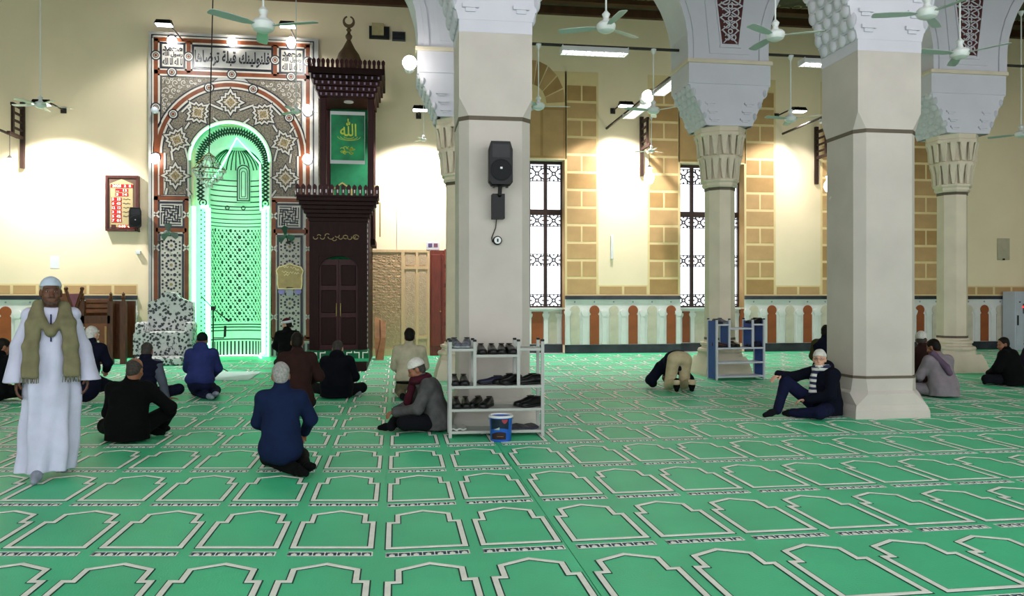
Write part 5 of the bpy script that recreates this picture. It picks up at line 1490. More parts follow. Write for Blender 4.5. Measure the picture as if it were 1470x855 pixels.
def wrap(px0, px1, z0_, z1_, m, nm, rr=.0015):
    """printed patch bent round the tub; angles measured from the front"""
    mb = MB(); k = 10
    rad = lambda z: R0+.004+(R1-R0-.004)*z/hb+rr
    lo_, hi_ = [], []
    for i in range(k+1):
        a = -PI/2-.14+px0+(px1-px0)*i/k
        za = z0_(i/k) if callable(z0_) else z0_; zb2 = z1_(i/k) if callable(z1_) else z1_
        lo_.append((rad(za)*math.cos(a), rad(za)*math.sin(a), za)); hi_.append((rad(zb2)*math.cos(a), rad(zb2)*math.sin(a), zb2))
    mb.loft([lo_, hi_], cap=False, closed=False); mb.build(nm, m, bu)
M_bd = mat('bucket_dark_print', '#12202f', .35, .2, 20); M_br = mat('bucket_brown_print', '#2a1a1c', .35, .25, 16); M_bw = mat('bucket_pale_print', '#8fa39a', .4, .1); M_brd = mat('bucket_red_print', '#9a3a44', .4, .1)
wrap(-1.0, .75, lambda t: .135+.02*math.sin(t*3), .255, M_bd, 'dark_print'); wrap(-.95, .5, .03, lambda t: .085+.03*math.sin(t*2.6), M_br, 'label_print')
wrap(-.6, -.1, .135, lambda t: .142+.025*t, M_bw, 'pale_print', .0025); wrap(.1, .62, lambda t: .235-.03*math.sin(t*PI), .25, M_brd, 'red_print', .0025); wrap(-.35, .25, .062, .068, mat('bucket_orange_print', '#8a5a30', .4, .1), 'orange_print', .0025)
for sx in (-1, 1): MB().lathe([(.012, 0), (.010, .012)], 8, c=(sx*(R1+.001), 0, hb-.035), M=Matrix.Rotation(sx*PI/2, 3, 'Y')).build('handle_lug', M_steel, bu)
# ================================================================ PEOPLE
# figures are grown as smooth distance fields and skinned, one continuous surface per body / garment
def V(*a): return np.array(a, dtype=np.float64)
class Field:
    def __init__(s, k=.03): s.pr = []; s.cuts = []; s.k = k; s.noise = None
    def cap(s, a, b, ra, rb=None, k=None, sub=False):
        rb = ra if rb is None else rb; a, b = np.asarray(a, float), np.asarray(b, float); R = max(ra, rb)
        def f(P):
            ab = b-a; t = np.clip(((P-a)@ab)/max(1e-9, ab@ab), 0, 1)
            return np.linalg.norm(P-a-t[..., None]*ab, axis=-1)-(ra+(rb-ra)*t)
        s.pr.append((f, np.minimum(a, b)-R, np.maximum(a, b)+R, s.k if k is None else k, sub)); return s
    def ell(s, c, r, R=None, k=None, sub=False):
        c = np.asarray(c, float); r = np.asarray(r if np.ndim(r) else (r, r, r), float)
        def f(P):
            Q = P-c
            if R is not None: Q = Q@R
            k0 = np.linalg.norm(Q/r, axis=-1); k1 = np.linalg.norm(Q/(r*r), axis=-1)
            return k0*(k0-1)/np.maximum(k1, 1e-6)
        m = r.max() if R is not None else r
        s.pr.append((f, c-m, c+m, s.k if k is None else k, sub)); return s
    def path(s, pts, rs, k=None):
        for i in range(len(pts)-1): s.cap(pts[i], pts[i+1], rs[i], rs[i+1], k)
        return s
    def robe(s, tab, folds=0, nf=9, ph=0., k=None):
        """stack of elliptical sections (z, cx, cy, rx, ry)"""
        T = np.array(sorted(tab)); 
        def f(P):
            z = P[..., 2]; g = [np.interp(z, T[:, 0], T[:, i]) for i in range(1, 5)]
            dx, dy = (P[..., 0]-g[0])/g[2], (P[..., 1]-g[1])/g[3]
            an = np.arctan2(dy, dx); w = np.clip((T[-1, 0]-z)/(T[-1, 0]-T[0, 0]), 0, 1)**.7
            rad = np.sqrt(dx*dx+dy*dy)-1-folds*w*(np.sin(nf*an+ph+2.2*z)+.6*np.sin((nf*2-3)*an+1.7*ph-3*z))
            d = rad*np.minimum(g[2], g[3])*.9
            return np.maximum(d, np.maximum(T[0, 0]-z, z-T[-1, 0]))
        lo = V((T[:, 1]-T[:, 3]*1.3).min(), (T[:, 2]-T[:, 4]*1.3).min(), T[0, 0]); hi = V((T[:, 1]+T[:, 3]*1.3).max(), (T[:, 2]+T[:, 4]*1.3).max(), T[-1, 0])
        s.pr.append((f, lo, hi, s.k if k is None else k, False)); return s
    def cut(s, p, n): s.cuts.append((np.asarray(p, float), np.asarray(n, float)/np.linalg.norm(n))); return s
    def mesh(s, res):
        lo = np.min([p[1] for p in s.pr if not p[4]], 0)-.03; hi = np.max([p[2] for p in s.pr if not p[4]], 0)+.03
        n = np.ceil((hi-lo)/res).astype(int)+1
        ax = [lo[i]+res*np.arange(n[i]) for i in range(3)]
        D = np.full(tuple(n), .5, dtype=np.float64)
        for f, a, b, k, sub in s.pr:
            i0 = np.clip(((a-k-2*res-lo)/res).astype(int), 0, n-1); i1 = np.clip(((b+k+2*res-lo)/res).astype(int)+2, 1, n)
            if np.any(i1 <= i0): continue
            sl = tuple(slice(i0[j], i1[j]) for j in range(3))
            P = np.stack(np.meshgrid(*[ax[j][sl[j]] for j in range(3)], indexing='ij'), -1)
            d = f(P); o = D[sl]
            if sub:
                d = -d; h = np.maximum(k-np.abs(o-d), 0)/k; D[sl] = np.maximum(o, d)+h*h*k/4
            else:
                h = np.maximum(k-np.abs(o-d), 0)/k; D[sl] = np.minimum(o, d)-h*h*k/4
        if s.noise or s.cuts:
            P = np.stack(np.meshgrid(*ax, indexing='ij'), -1)
            if s.noise: D = D+s.noise(P)
            for p, nn_ in s.cuts: D = np.maximum(D, (P-p)@nn_)
        return surface_nets(D, lo, res)
def surface_nets(D, lo, res):
    ins = D < 0
    nx, ny, nz = D.shape
    c = np.zeros((nx-1, ny-1, nz-1), np.int8)
    offs = [(i, j, k) for i in (0, 1) for j in (0, 1) for k in (0, 1)]
    S_ = lambda A, o: A[o[0]:nx-1+o[0], o[1]:ny-1+o[1], o[2]:nz-1+o[2]]
    for o in offs: c += S_(ins, o)
    act = (c > 0) & (c < 8)
    idx = np.argwhere(act)
    vid = np.full(act.shape, -1, np.int64); vid[act] = np.arange(len(idx))
    vals = np.stack([D[idx[:, 0]+o[0], idx[:, 1]+o[1], idx[:, 2]+o[2]] for o in offs], 1)
    acc = np.zeros((len(idx), 3)); cnt = np.zeros(len(idx))
    for a in range(8):
        for b in range(a+1, 8):
            if sum(abs(offs[a][i]-offs[b][i]) for i in range(3)) != 1: continue
            va, vb = vals[:, a], vals[:, b]; m = (va < 0) != (vb < 0)
            t = np.where(m, va/np.where(m, va-vb, 1), 0)
            p = np.array(offs[a])+t[:, None]*(np.array(offs[b])-np.array(offs[a]))
            acc[m] += p[m]; cnt[m] += 1
    vs = lo+res*(idx+acc/np.maximum(cnt, 1)[:, None])
    fs = []
    for axis in range(3):
        o = [0, 0, 0]; o[axis] = 1
        sl0 = [slice(1, -1)]*3; sl0[axis] = slice(0, -1); sl1 = list(sl0); sl1[axis] = slice(1, None)
        A = ins[tuple(sl0)]; B = ins[tuple(sl1)]
        e = np.argwhere(A != B); flip = A[A != B]
        e = e+1; e[:, axis] -= 1
        u, w = [(1, 2), (2, 0), (0, 1)][axis]
        def cell(du, dw):
            q = e.copy(); q[:, u] -= du; q[:, w] -= dw; return vid[q[:, 0], q[:, 1], q[:, 2]]
        Q = np.stack([cell(1, 1), cell(0, 1), cell(0, 0), cell(1, 0)], 1)
        Q[~flip] = Q[~flip][:, ::-1]
        fs.append(Q)
    fs = np.concatenate(fs); fs = fs[(fs >= 0).all(1)]
    return vs, fs
def np_mesh(name, parts, m):
    vs = []; fs = []; o = 0
    for v, f in parts: vs.append(v); fs.append(f+o); o += len(v)
    vs = np.concatenate(vs); fs = np.concatenate(fs)
    me = bpy.data.meshes.new(name)
    me.vertices.add(len(vs)); me.vertices.foreach_set('co', vs.astype(np.float32).ravel())
    me.loops.add(len(fs)*4); me.loops.foreach_set('vertex_index', fs.astype(np.int32).ravel())
    me.polygons.add(len(fs)); me.polygons.foreach_set('loop_start', np.arange(0, len(fs)*4, 4, dtype=np.int32))
    try: me.polygons.foreach_set('loop_total', np.full(len(fs), 4, dtype=np.int32))
    except Exception: pass
    me.materials.append(m); me.update(calc_edges=True); me.validate(); me.shade_smooth()
    return me
def wrinkle(a=.005, f=22., ph=0.):
    def g(P):
        x, y, z = P[..., 0], P[..., 1], P[..., 2]
        return a*(np.sin(f*z+2.5*np.sin(.4*f*x+ph)+1.8*np.sin(.35*f*y+ph*2))*.6+np.sin(.7*f*(x+y)+1.5*np.sin(.5*f*z+ph))*.5)
    return g
def rot(yaw=0, pitch=0, roll=0):
    return np.array(Euler((pitch, roll, yaw), 'XYZ').to_matrix())
def unit(v): return v/np.linalg.norm(v)
SKIN = {'dark': mat('dark_brown_skin', '#5b3a2b', .5, .1, 12), 'brown': mat('brown_skin', '#8a5c44', .5, .1, 12), 'light': mat('light_skin', '#c99a82', .5, .08, 12)}
for m_ in SKIN.values():
    m_.node_tree.nodes['Principled BSDF'].inputs['Subsurface Weight'].default_value = .08
def cloth(name, c, var=.14, rough=.9, sc=9, **k): return MATS.get(name) or mat(name, c, rough, var, sc, .18, 160, spec=.12, **k)
HAIR = {'black': cloth('black_hair', '#17130f', .3, .6, 40), 'grey': cloth('grey_hair', '#8d8c88', .3, .7, 50), 'white': cloth('white_hair', '#c5c2bc', .2, .7, 50), 'dark_grey': cloth('cropped_grey_hair', '#3f3a36', .3, .7, 50)}
M_eye = mat('eye_white', '#a09488', .2, .02); M_iris = mat('eye_dark', '#1a0f0a', .2, 0)

def head_field(F, J, s=1.0):
    R = J['Rh']; c = J['head']; T = lambda *p: c+R@(np.array(p)*s)
    F.ell(T(0, -.012, .035), np.array((.076, .096, .086))*s, R, .03)
    F.ell(T(0, .03, -.035), np.array((.060, .066, .085))*s, R, .03)
    F.ell(T(0, .046, -.086), np.array((.042, .045, .033))*s, R, .03)
    for x in (-1, 1):
        F.ell(T(x*.036, .062, -.04), .028*s, None, .02)
        F.ell(T(x*.031, .098, -.004), np.array((.017, .010, .010))*s, R, .012, sub=True)
        F.ell(T(x*.077, -.004, -.016), np.array((.011, .022, .034))*s, R, .012)
    F.cap(T(0, .088, .0), T(0, .108, -.04), .009*s, .016*s, .014)
    for x in (-1, 1): F.cap(T(x*.010, .088, .016), T(x*.045, .076, .014), .010*s, .008*s, .014)
    F.cap(T(-.020, .090, -.068), T(.020, .090, -.068), .007*s, None, .008); F.cap(T(-.017, .089, -.080), T(.017, .089, -.080), .008*s, None, .008)
    F.cap(T(0, -.02, -.07), J['neck']+V(0, 0, -.05), .055*s, .064*s, .04)
def hand_parts(wr, d, n, side, curl=.5, s=1.0, spread=.0):
    """palm, four fingers and a thumb; d = pointing direction, n = back-of-hand normal"""
    d = unit(np.asarray(d, float)); n = np.asarray(n, float); n = unit(n-d*(n@d)); x = np.cross(d, n)*side   # x points to the thumb
    T = lambda a, b, c: np.asarray(wr)+(x*a+d*b+n*c)*s
    F = Field(.012)
    F.cap(T(0, -.06, 0), T(0, .0, 0), .030*s, .026*s, .02)
    F.ell(T(0, .045, -.004), np.array((.040, .050, .017))*s, np.stack([x, d, n], 1), .015)
    for i, (xo, L0) in enumerate(((.028, .082), (.009, .092), (-.010, .086), (-.028, .068))):
        p = T(xo, .082, 0); a = 0.; L = L0*s; ld = d+x*spread*(xo/.028)
        rr = (.0098, .0098, .0094, .0085)[i]*s
        for j, (fr, rj) in enumerate(((.45, 1.), (.32, .92), (.25, .82))):
            a += curl*(.75 if j == 0 else .9)
            q = p+(ld*math.cos(a)-n*math.sin(a))*L*fr*1.05
            F.cap(p, q, rr*rj, rr*rj*.93, .004); p = q
    p = T(.034, .012, -.006); q = T(.058, .048, -.014-.012*curl); r_ = T(.052, .082, -.022-.03*curl)
    F.cap(p, q, .014*s, .011*s, .012); F.cap(q, r_, .011*s, .009*s, .005)
    return F.mesh(.0046)
def frame_of(J):
    up = unit(J['neck']-J['pel']); sd = unit(J['shR']-J['shL']); fw = unit(np.cross(up, sd)); sd = np.cross(fw, up)
    return np.stack([sd, fw, up], 1)
def top_field(J, t=0., hip=1.0, arms=True, cuff=1.0, hood=False, collar=.02, k=.05, belly=0., hipdrop=.0, shw=.064, box=False):
    F = Field(k); R = frame_of(J); pel, ch = J['pel'], J['chest']; mid = (pel+ch)/2; up, fw = R[:, 2], R[:, 1]
    F.ell(pel+up*(.05-hipdrop), V((.182+t)*hip, (.138+t)*hip, .13+hipdrop), R)
    if box:
        r_ = .185*hip+t; F.robe([(.03, pel[0], pel[1], r_*1.04, r_*.80), (.22, pel[0], pel[1], r_, r_*.76), (ch[2]-.05, ch[0], ch[1], .19+t, .135+t), (ch[2]+.08, ch[0], ch[1], .165+t, .105+t)], .012, 7, pel[1]*9)
    F.ell(mid+fw*belly*.5, V(.168+t, .125+t+belly, .17), R)
    F.ell(ch, V(.182+t, .122+t, .16), R); F.ell(ch+up*.07-fw*.012, V(.165+t, .105+t, .11), R)
    F.cap(J['shL'], J['shR'], shw+t*.6); F.cap(J['neck']-up*.05, J['neck']+up*collar, .078+t, .066+t*.5, .04)
    if arms:
        for s_ in 'LR':
            F.cap(J['sh'+s_], J['el'+s_], .068+t*.7, .056+t*.7, .04); F.cap(J['el'+s_], J['wr'+s_], (.056+t*.7), (.044+t*.7)*cuff, .03)
    if hood: F.ell(J['neck']-fw*.09+up*.0, V(.115, .075, .085), R, .03); F.ell(J['neck']-fw*.03+up*.03, V(.10, .09, .05), R, .03)
    return F
def leg_field(J, t=0., k=.04, shin=True, seat=1.):
    F = Field(k); R = frame_of(J)
    F.ell(J['pel']-V(0, 0, .0), V(.168+t, .125+t, .115)*seat, None)
    for s_ in 'LR':
        F.cap(J['hp'+s_], J['kn'+s_], .092+t, .068+t)
        if shin: F.cap(J['kn'+s_], J['an'+s_], .066+t, .046+t, .03)
    return F
def foot_field(J, t=0., k=.02):
    F = Field(k)
    for s_ in 'LR':
        a, b = J['an'+s_], J['to'+s_]; u = unit(b-a)
        F.cap(a-u*.02, a+(b-a)*.5, .038+t, .036+t); F.cap(a+(b-a)*.5, b, .038+t, .024+t); 
    return F
def P_kneel(**o):
    J = dict(pel=V(0, -.16, .26), chest=V(0, -.06, .60), neck=V(0, -.01, .775), head=V(0, .03, .905), shL=V(-.165, -.04, .69), shR=V(.165, -.04, .69), elL=V(-.222, .06, .46), elR=V(.222, .06, .46), wrL=V(-.12, .22, .35), wrR=V(.12, .22, .35),
             hpL=V(-.09, -.14, .22), hpR=V(.09, -.14, .22), knL=V(-.15, .25, .085), knR=V(.15, .25, .085), anL=V(-.10, -.22, .065), anR=V(.10, -.22, .065), toL=V(-.07, -.40, .035), toR=V(.07, -.40, .035), Rh=rot(0, -.15))
    J.update(o); return J
def P_cross(**o):
    J = dict(pel=V(0, -.10, .14), chest=V(0, -.03, .47), neck=V(0, .03, .64), head=V(0, .08, .765), shL=V(-.175, .0, .565), shR=V(.175, .0, .565), elL=V(-.27, .08, .32), elR=V(.27, .08, .32), wrL=V(-.13, .26, .22), wrR=V(.13, .26, .22),
             hpL=V(-.09, -.07, .12), hpR=V(.09, -.07, .12), knL=V(-.36, .22, .13), knR=V(.36, .22, .13), anL=V(.10, .28, .07), anR=V(-.10, .34, .07), toL=V(.26, .24, .045), toR=V(-.26, .30, .045), Rh=rot(0, -.25))
    J.update(o); return J
def P_prostrate(**o):
    J = dict(pel=V(0, -.12, .53), chest=V(0, .24, .40), neck=V(0, .42, .24), head=V(0, .52, .14), shL=V(-.17, .36, .33), shR=V(.17, .36, .33), elL=V(-.34, .40, .12), elR=V(.34, .40, .12), wrL=V(-.24, .60, .04), wrR=V(.24, .60, .04),
             hpL=V(-.10, -.12, .50), hpR=V(.10, -.12, .50), knL=V(-.13, .02, .075), knR=V(.13, .02, .075), anL=V(-.13, -.36, .15), anR=V(.13, -.36, .15), toL=V(-.13, -.36, .03), toR=V(.13, -.36, .03), Rh=rot(0, -1.9))
    J.update(o); return J
def P_mirror(J):
    K = {}
    for k, v in J.items():
        if k == 'Rh': K[k] = v; continue
        w = v.copy(); w[0] *= -1
        K[(k[:-1]+('R' if k[-1] == 'L' else 'L')) if k[-1] in 'LR' and len(k) == 3 else k] = w
    return K
NV = [0]
def person(loc, rz, J, label, skin='brown', res=.011, s=1.0, hair=None, bald=False, garments=(), hands=((0, -1, -.3), (0, 0, 1), .5), feet=None, face=False, hn=None, body_hands=True):
    p = thing('person', loc, rz, label=label, cat='person'); p.scale = (s, s, s)
    # body: one continuous surface, slimmer than the clothes over it
    F = top_field(J, -.045, .8, k=.04); F.noise = None
    head_field(F, J)
    L_ = leg_field(J, -.036, seat=.8); F.pr += L_.pr; ft = foot_field(J, -.008); F.pr += ft.pr
    parts = [F.mesh(res)]
    for s_, sd in (('L', -1), ('R', 1)):
        d = J['wr'+s_]-J['el'+s_]; nrm = V(0, 0, 1) if abs(unit(d)[2]) < .85 else V(sd, 0, 0)
        cu = .5
        if hn and s_ in hn: d, nrm, cu = hn[s_]; d = np.asarray(d, float); nrm = np.asarray(nrm, float)
        parts.append(hand_parts(J['wr'+s_], d, nrm, -sd if True else sd, cu))
    link('body', np_mesh('body', parts, SKIN[skin]), p)
    R = J['Rh']; c = J['head']; T = lambda *q: c+R@np.array(q)
    if hair:
        F = Field(.02); F.ell(T(0, -.014, .037), (.081, .101, .090), R); F.ell(T(0, -.045, -.02), (.071, .062, .075), R)
        F.noise = wrinkle(.0025, 60)
        F.cut(T(0, .055, .055), R@V(0, .85, -.35)); F.cut(T(0, 0, -.075), R@V(0, .25, -1))
        for x in (-1, 1): F.ell(T(x*.08, .012, -.028), (.02, .028, .04), R, .01, sub=True)
        if bald: F.cut(T(0, -.02, .045), R@V(0, .5, 1))
        link('hair', np_mesh('hair', [F.mesh(.007)], HAIR[hair]), p)
    gs = []
    for nm, F, m, rs in garments:
        if nm == 'socks':
            for h in (F.pr[:2], F.pr[2:]):
                f_ = Field(F.k); f_.pr = h; gs.append(('sock', f_, m, rs))
        else: gs.append((nm, F, m, rs))
    for nm, F, m, rs in gs:
        link(nm, np_mesh(nm, [F.mesh(rs or res)], m), p)
    zmin = min(min(v.co.z for v in ch.data.vertices) for ch in p.children)
    p.location.z = .007-zmin*s
    if face:
        for x in (-1, 1):
            e = MB().sphere(T(x*.031, .084, -.003), .0105, 12, 8, sc=(1.2, 1, .5)).build('eye', M_eye, p, True)
            MB().sphere(T(x*.031, .0935, -.003), .0052, 8, 6).build('iris', M_iris, e, True)
        for x in (-1, 1): MB().tube([T(x*.014, .098, .020), T(x*.032, .098, .025), T(x*.05, .086, .019)], [.004, .005, .003], 6).build('eyebrow', HAIR['dark_grey' if skin == 'dark' else 'grey'], p)
        MB().tube([T(-.021, .0945, -.0745), T(0, .0985, -.0745), T(.021, .0945, -.0745)], .0018, 5).build('mouth_line', mat('lip_line', '#4a2a22', .6, .1) if 'lip_line' not in MATS else MATS['lip_line'], p)
    return p
def cap_field(J, low=.035, tilt=.15, grow=.008, flat=0):
    R = J['Rh']; c = J['head']; T = lambda *q: c+R@np.array(q)
    F = Field(.015); F.ell(T(0, -.012, .036), (.076+grow, .096+grow, .086+grow), R); F.cut(T(0, 0, low), R@V(0, tilt, -1)); return F
def G(nm, F, m, wr=None, res=None):
    if wr: F.noise = wrinkle(*wr)
    return (nm, F, m, res)
C = dict(navy=cloth('navy_wool', '#10162e'), navy2=cloth('navy_padded', '#0d0f20'), black=cloth('black_wool', '#060708'), char=cloth('charcoal_cloth', '#101116'), blue=cloth('blue_fleece', '#272f60'), brown=cloth('brown_jacket', '#2c1a17'), beige=cloth('beige_knit', '#b3ab94'), khaki=cloth('khaki_twill', '#6b624c'),
         cream=cloth('cream_chino', '#b8a888'), tweed=cloth('grey_tweed', '#4c4c4c', .3), mauve=cloth('mauve_grey_wool', '#7d747a'), maroon=cloth('maroon_scarf', '#3d1620'), white=cloth('white_cotton', '#c9ccd2', .06), ice=cloth('pale_blue_cotton', '#b9bace', .06, .8), olive=cloth('olive_cloth', '#3d3a20'), oscarf=cloth('olive_scarf', '#6f6a50', .2), grey=cloth('grey_sock', '#7f8692'), knit=cloth('white_knit', '#c6c4bc', .15, .9, 60), violet=cloth('mauve_scarf', '#5a4a5c'), darkred=cloth('dark_red_felt', '#45151c'), sleeve=cloth('grey_sleeve', '#4a4e5a'), dblue=cloth('dark_blue_knit', '#111d3a'), jean=cloth('indigo_trouser', '#11152f'))

def at_ground(px, py): return ground(px, py)
# --- seated man in a navy polo jumper with grey hair
def foot_side(J, sx):   # feet tucked out to one side
    J['anL'] = V(.14*sx, -.28, .06); J['anR'] = V(.22*sx, -.20, .06); J['toL'] = V(.24*sx, -.42, .05); J['toR'] = V(.30*sx, -.36, .10); return J
def seiza(loc, rz, label, topm, legm, sock, hair='black', skin='brown', s=1., res=.011, belt=False, hood=False, collar=.02, J=None, t=.0, extra=(), bald=False, long=False, hipd=0.):
    J = J or P_kneel()
    ga = [G('trousers', leg_field(J, .012), legm, (.004, 26)), G('socks', foot_field(J, .006), sock), G('top', top_field(J, .010+t, 1.08, hood=hood, collar=collar, hipdrop=hipd), topm, (.005, 20, rnd.random()*6))]
    if belt:
        R = frame_of(J); F = Field(.02); F.robe([(J['pel'][2]-.03, 0, J['pel'][1], .195, .15), (J['pel'][2]+.012, 0, J['pel'][1]+.005, .19, .148)]); ga.append(G('belt', F, C['black']))
    return person(loc, rz, J, label, skin, res, s, hair, bald, ga+list(extra(J) if callable(extra) else extra))
# ---- each worshipper
seiza(at_ground(405, 676), .06, 'grey-haired man kneeling in a dark blue jumper and black trousers', C['dblue'], C['black'], C['black'], hair='grey', skin='brown', res=.009, collar=.05,
      J=foot_side(P_kneel(head=V(-.015, .02, .90), Rh=rot(.15, -.1), elR=V(.26, .03, .47), wrR=V(.20, .22, .33)), 1), hipd=.05, s=.97)
seiza(at_ground(427, 592), .1, 'man kneeling in a dark brown jacket behind the man in the blue jumper', C['brown'], C['char'], C['navy'], hair='black', s=1.06, J=P_kneel(Rh=rot(-.1, -.15), elR=V(.27, .0, .45)), t=.01, hipd=.10)
seiza(at_ground(290, 571), .02, 'man kneeling in a blue hooded sweatshirt and dark cap before the niche', C['blue'], C['jean'], C['grey'], hair=None, hood=True, t=.02, s=1.0,
      J=foot_side(P_kneel(), 1), extra=lambda J: [G('beanie', cap_field(J, .0, .25), cloth('dark_beanie', '#12181a'), (.001, 70), .007)])
seiza(at_ground(588, 571), -.05, 'man kneeling in a beige knitted jumper, khaki trousers and black belt', C['beige'], C['khaki'], C['char'], hair='black', skin='light', belt=True, s=1.07, J=P_kneel(Rh=rot(0, -.25)), t=.006)

# black suit, bald crown, elbow on raised knee
J = P_cross(knR=V(.30, .30, .28), anR=V(.18, .42, .07), toR=V(.20, .56, .04), elR=V(.37, .16, .34), wrR=V(.25, .34, .36), elL=V(-.25, .05, .30), head=V(.03, .05, .775), Rh=rot(-.1, -.3))
person(at_ground(187, 632), -.08, J, 'bald man in a black suit sitting on the carpet with one knee raised', 'brown', .009, 1.02, 'dark_grey', True,
       [G('trousers', leg_field(J, .012), C['black'], (.004, 26)), G('socks', foot_field(J, .006), C['black']), G('jacket', top_field(J, .016, 1.12, hipdrop=.0, shw=.068, box=True), C['black'], (.005, 20, 1))])
# navy padded waistcoat, grey sleeves, hand on the floor
J = P_cross(elR=V(.27, -.05, .33), wrR=V(.33, -.02, .07), shR=V(.18, .0, .56), knR=V(.42, .20, .17), Rh=rot(.1, -.2))
F = top_field(J, .008, 1, True); vest = top_field(J, .028, 1.05, arms=False, collar=.04); vest.noise = lambda P: .006*np.sin(P[..., 2]*70)
person(at_ground(208, 577), -.1, J, 'man in a navy quilted waistcoat and grey sleeves leaning on one hand', 'brown', .011, 1.02, 'dark_grey', False,
       [G('trousers', leg_field(J, .012), C['navy2'], (.004, 26)), G('socks', foot_field(J, .006), C['char']), G('shirt', F, C['sleeve'], (.004, 24)), G('waistcoat', vest, C['navy2'])], hn={'R': ((.7, .7, -.15), (0, 0, 1), .1)})
# white-haired man in a navy coat behind the walking man
J = P_kneel(Rh=rot(-.25, -.1)); J['pel'] = V(0, -.14, .2)
person(at_ground(131, 575), -.15, J, 'white-haired man in a dark navy coat, half hidden by the walking man', 'light', .011, 1.0, 'white', False,
       [G('trousers', leg_field(J, .012), C['navy2']), G('socks', foot_field(J, .006), C['jean']), G('coat', top_field(J, .02, 1.1, hipdrop=.12), C['navy2'], (.005, 20, 2))])
J = P_cross(Rh=rot(-.5, -.3))
person(at_ground(-2, 577), -.3, J, 'man in a black coat sitting at the left behind the walking man', 'brown', .012, 1.05, 'black', False,
       [G('trousers', leg_field(J, .012), C['black']), G('socks', foot_field(J, .006), C['black']), G('coat', top_field(J, .02, 1.1, hipdrop=.04), C['black'], (.005, 20, 3))])
# prayer leader near the niche, white turban on a red cap
J = P_kneel(Rh=rot(.9, -.3))
R = J['Rh']; c = J['head']; T = lambda *q: c+R@np.array(q)
F = Field(.012); F.path([T(.088*math.cos(a), -.012+.105*math.sin(a), .045+.012*math.sin(a)) for a in [2*PI*k/16 for k in range(17)]], [.026]*17)
person(at_ground(412, 535), .3, J, 'man in a black robe and white-wrapped red cap kneeling beside the niche', 'light', .012, 1.0, 'black', False,
       [G('robe', top_field(J, .03, 1.2, hipdrop=.15), C['black'], (.005, 20, 4)), G('trousers', leg_field(J, .012), C['black']), G('cap', cap_field(J, .05, .1, .014), C['darkred'], None, .007), G('turban', F, C['white'], (.001, 60), .007)])
# black hooded coat
J = P_cross(toL=V(.34, .10, .06), anL=V(.22, .12, .07), Rh=rot(-.1, -.15))
person(at_ground(484, 570), -.05, J, 'man in a black hooded winter coat sitting before the pulpit steps', 'light', .011, 1.02, 'dark_grey', False,
       [G('trousers', leg_field(J, .012), C['char']), G('socks', foot_field(J, .006), C['grey']), G('coat', top_field(J, .024, 1.2, hood=True, shw=.075, box=True), cloth('black_coat', '#090b14'), (.006, 18, 5))])
# man in profile with a white cap, maroon scarf and tweed jacket
J = P_cross(pel=V(0, -.12, .14), chest=V(0, -.05, .46), neck=V(0, .06, .63), head=V(0, .12, .745), Rh=rot(0, -.45), wrL=V(-.04, .36, .24), wrR=V(.05, .36, .25), elL=V(-.24, .12, .30), elR=V(.24, .12, .30), toR=V(-.02, .55, .06), anR=V(-.05, .42, .08), knL=V(-.30, .28, .15), knR=V(.30, .28, .15))
F = Field(.03); Rn = J['neck']
F.path([Rn+V(.085*math.cos(a), .01+.085*math.sin(a), .0+.02*math.sin(a)*-1) for a in [2*PI*k/14 for k in range(15)]], [.042]*15); F.cap(Rn+V(.05, .09, -.03), V(.06, .22, .34), .045, .05)
person(at_ground(612, 618), PI/2+.05, J, 'man in a tweed jacket, maroon scarf and white cap sitting by the shoe rack', 'brown', .009, 1.0, 'dark_grey', False,
       [G('trousers', leg_field(J, .014), C['char'], (.004, 26)), G('socks', foot_field(J, .006), C['black']), G('jacket', top_field(J, .016, 1.1, box=True), C['tweed'], (.005, 20, 6)), G('scarf', F, C['maroon'], (.004, 40)), G('cap', cap_field(J, .028, .1, .012), C['knit'], (.0015, 90), .007)])
# man bowed to the ground
J = P_prostrate()
person(at_ground(972, 562), -.02, J, 'man prostrating on the carpet in cream trousers and a navy jacket', 'brown', .010, 1.0, 'black', False,
       [G('trousers', leg_field(J, .018, seat=1.02), C['cream'], (.004, 22)), G('socks', foot_field(J, .014), C['black']), G('jacket', top_field(J, .048, 1.0, hipdrop=-.05), C['navy2'], (.006, 20, 7))], hn={'L': ((0, 1, -.1), (0, 0, 1), .1), 'R': ((0, 1, -.1), (0, 0, 1), .1)})
# man in a knit cap leaning on the pillar
J = P_cross(pel=V(0, -.20, .14), chest=V(0, -.17, .48), neck=V(0, -.12, .65), head=V(-.01, -.08, .775), shL=V(-.18, -.16, .58), shR=V(.18, -.16, .58), knR=V(.20, .30, .46), anR=V(.16, .48, .09), toR=V(.16, .68, .04), hpR=V(.10, -.14, .13), hpL=V(-.10, -.14, .12),
            knL=V(-.32, .20, .11), anL=V(.02, .34, .07), toL=V(.14, .38, .05), elR=V(.26, .10, .52), wrR=V(.22, .40, .56), elL=V(-.26, -.02, .32), wrL=V(-.06, .16, .25), Rh=rot(.75, .08))
R = frame_of(J)
F = Field(.03); F.path([J['neck']+V(.08*math.cos(a), .0+.085*math.sin(a), .01-.02*math.sin(a)) for a in [2*PI*k/14 for k in range(15)]], [.036]*15)
F.cap(J['neck']+V(.01, .085, -.02), J['chest']+V(.03, .15, .02), .045, .055); F.cap(J['chest']+V(.03, .15, .02), J['pel']+V(.03, .20, .12), .05, .06)
M_stripe = bpy.data.materials.new('striped_scarf'); M_stripe.use_nodes = True; MATS['striped_scarf'] = M_stripe
nt = M_stripe.node_tree; N = nt.nodes; L = nt.links
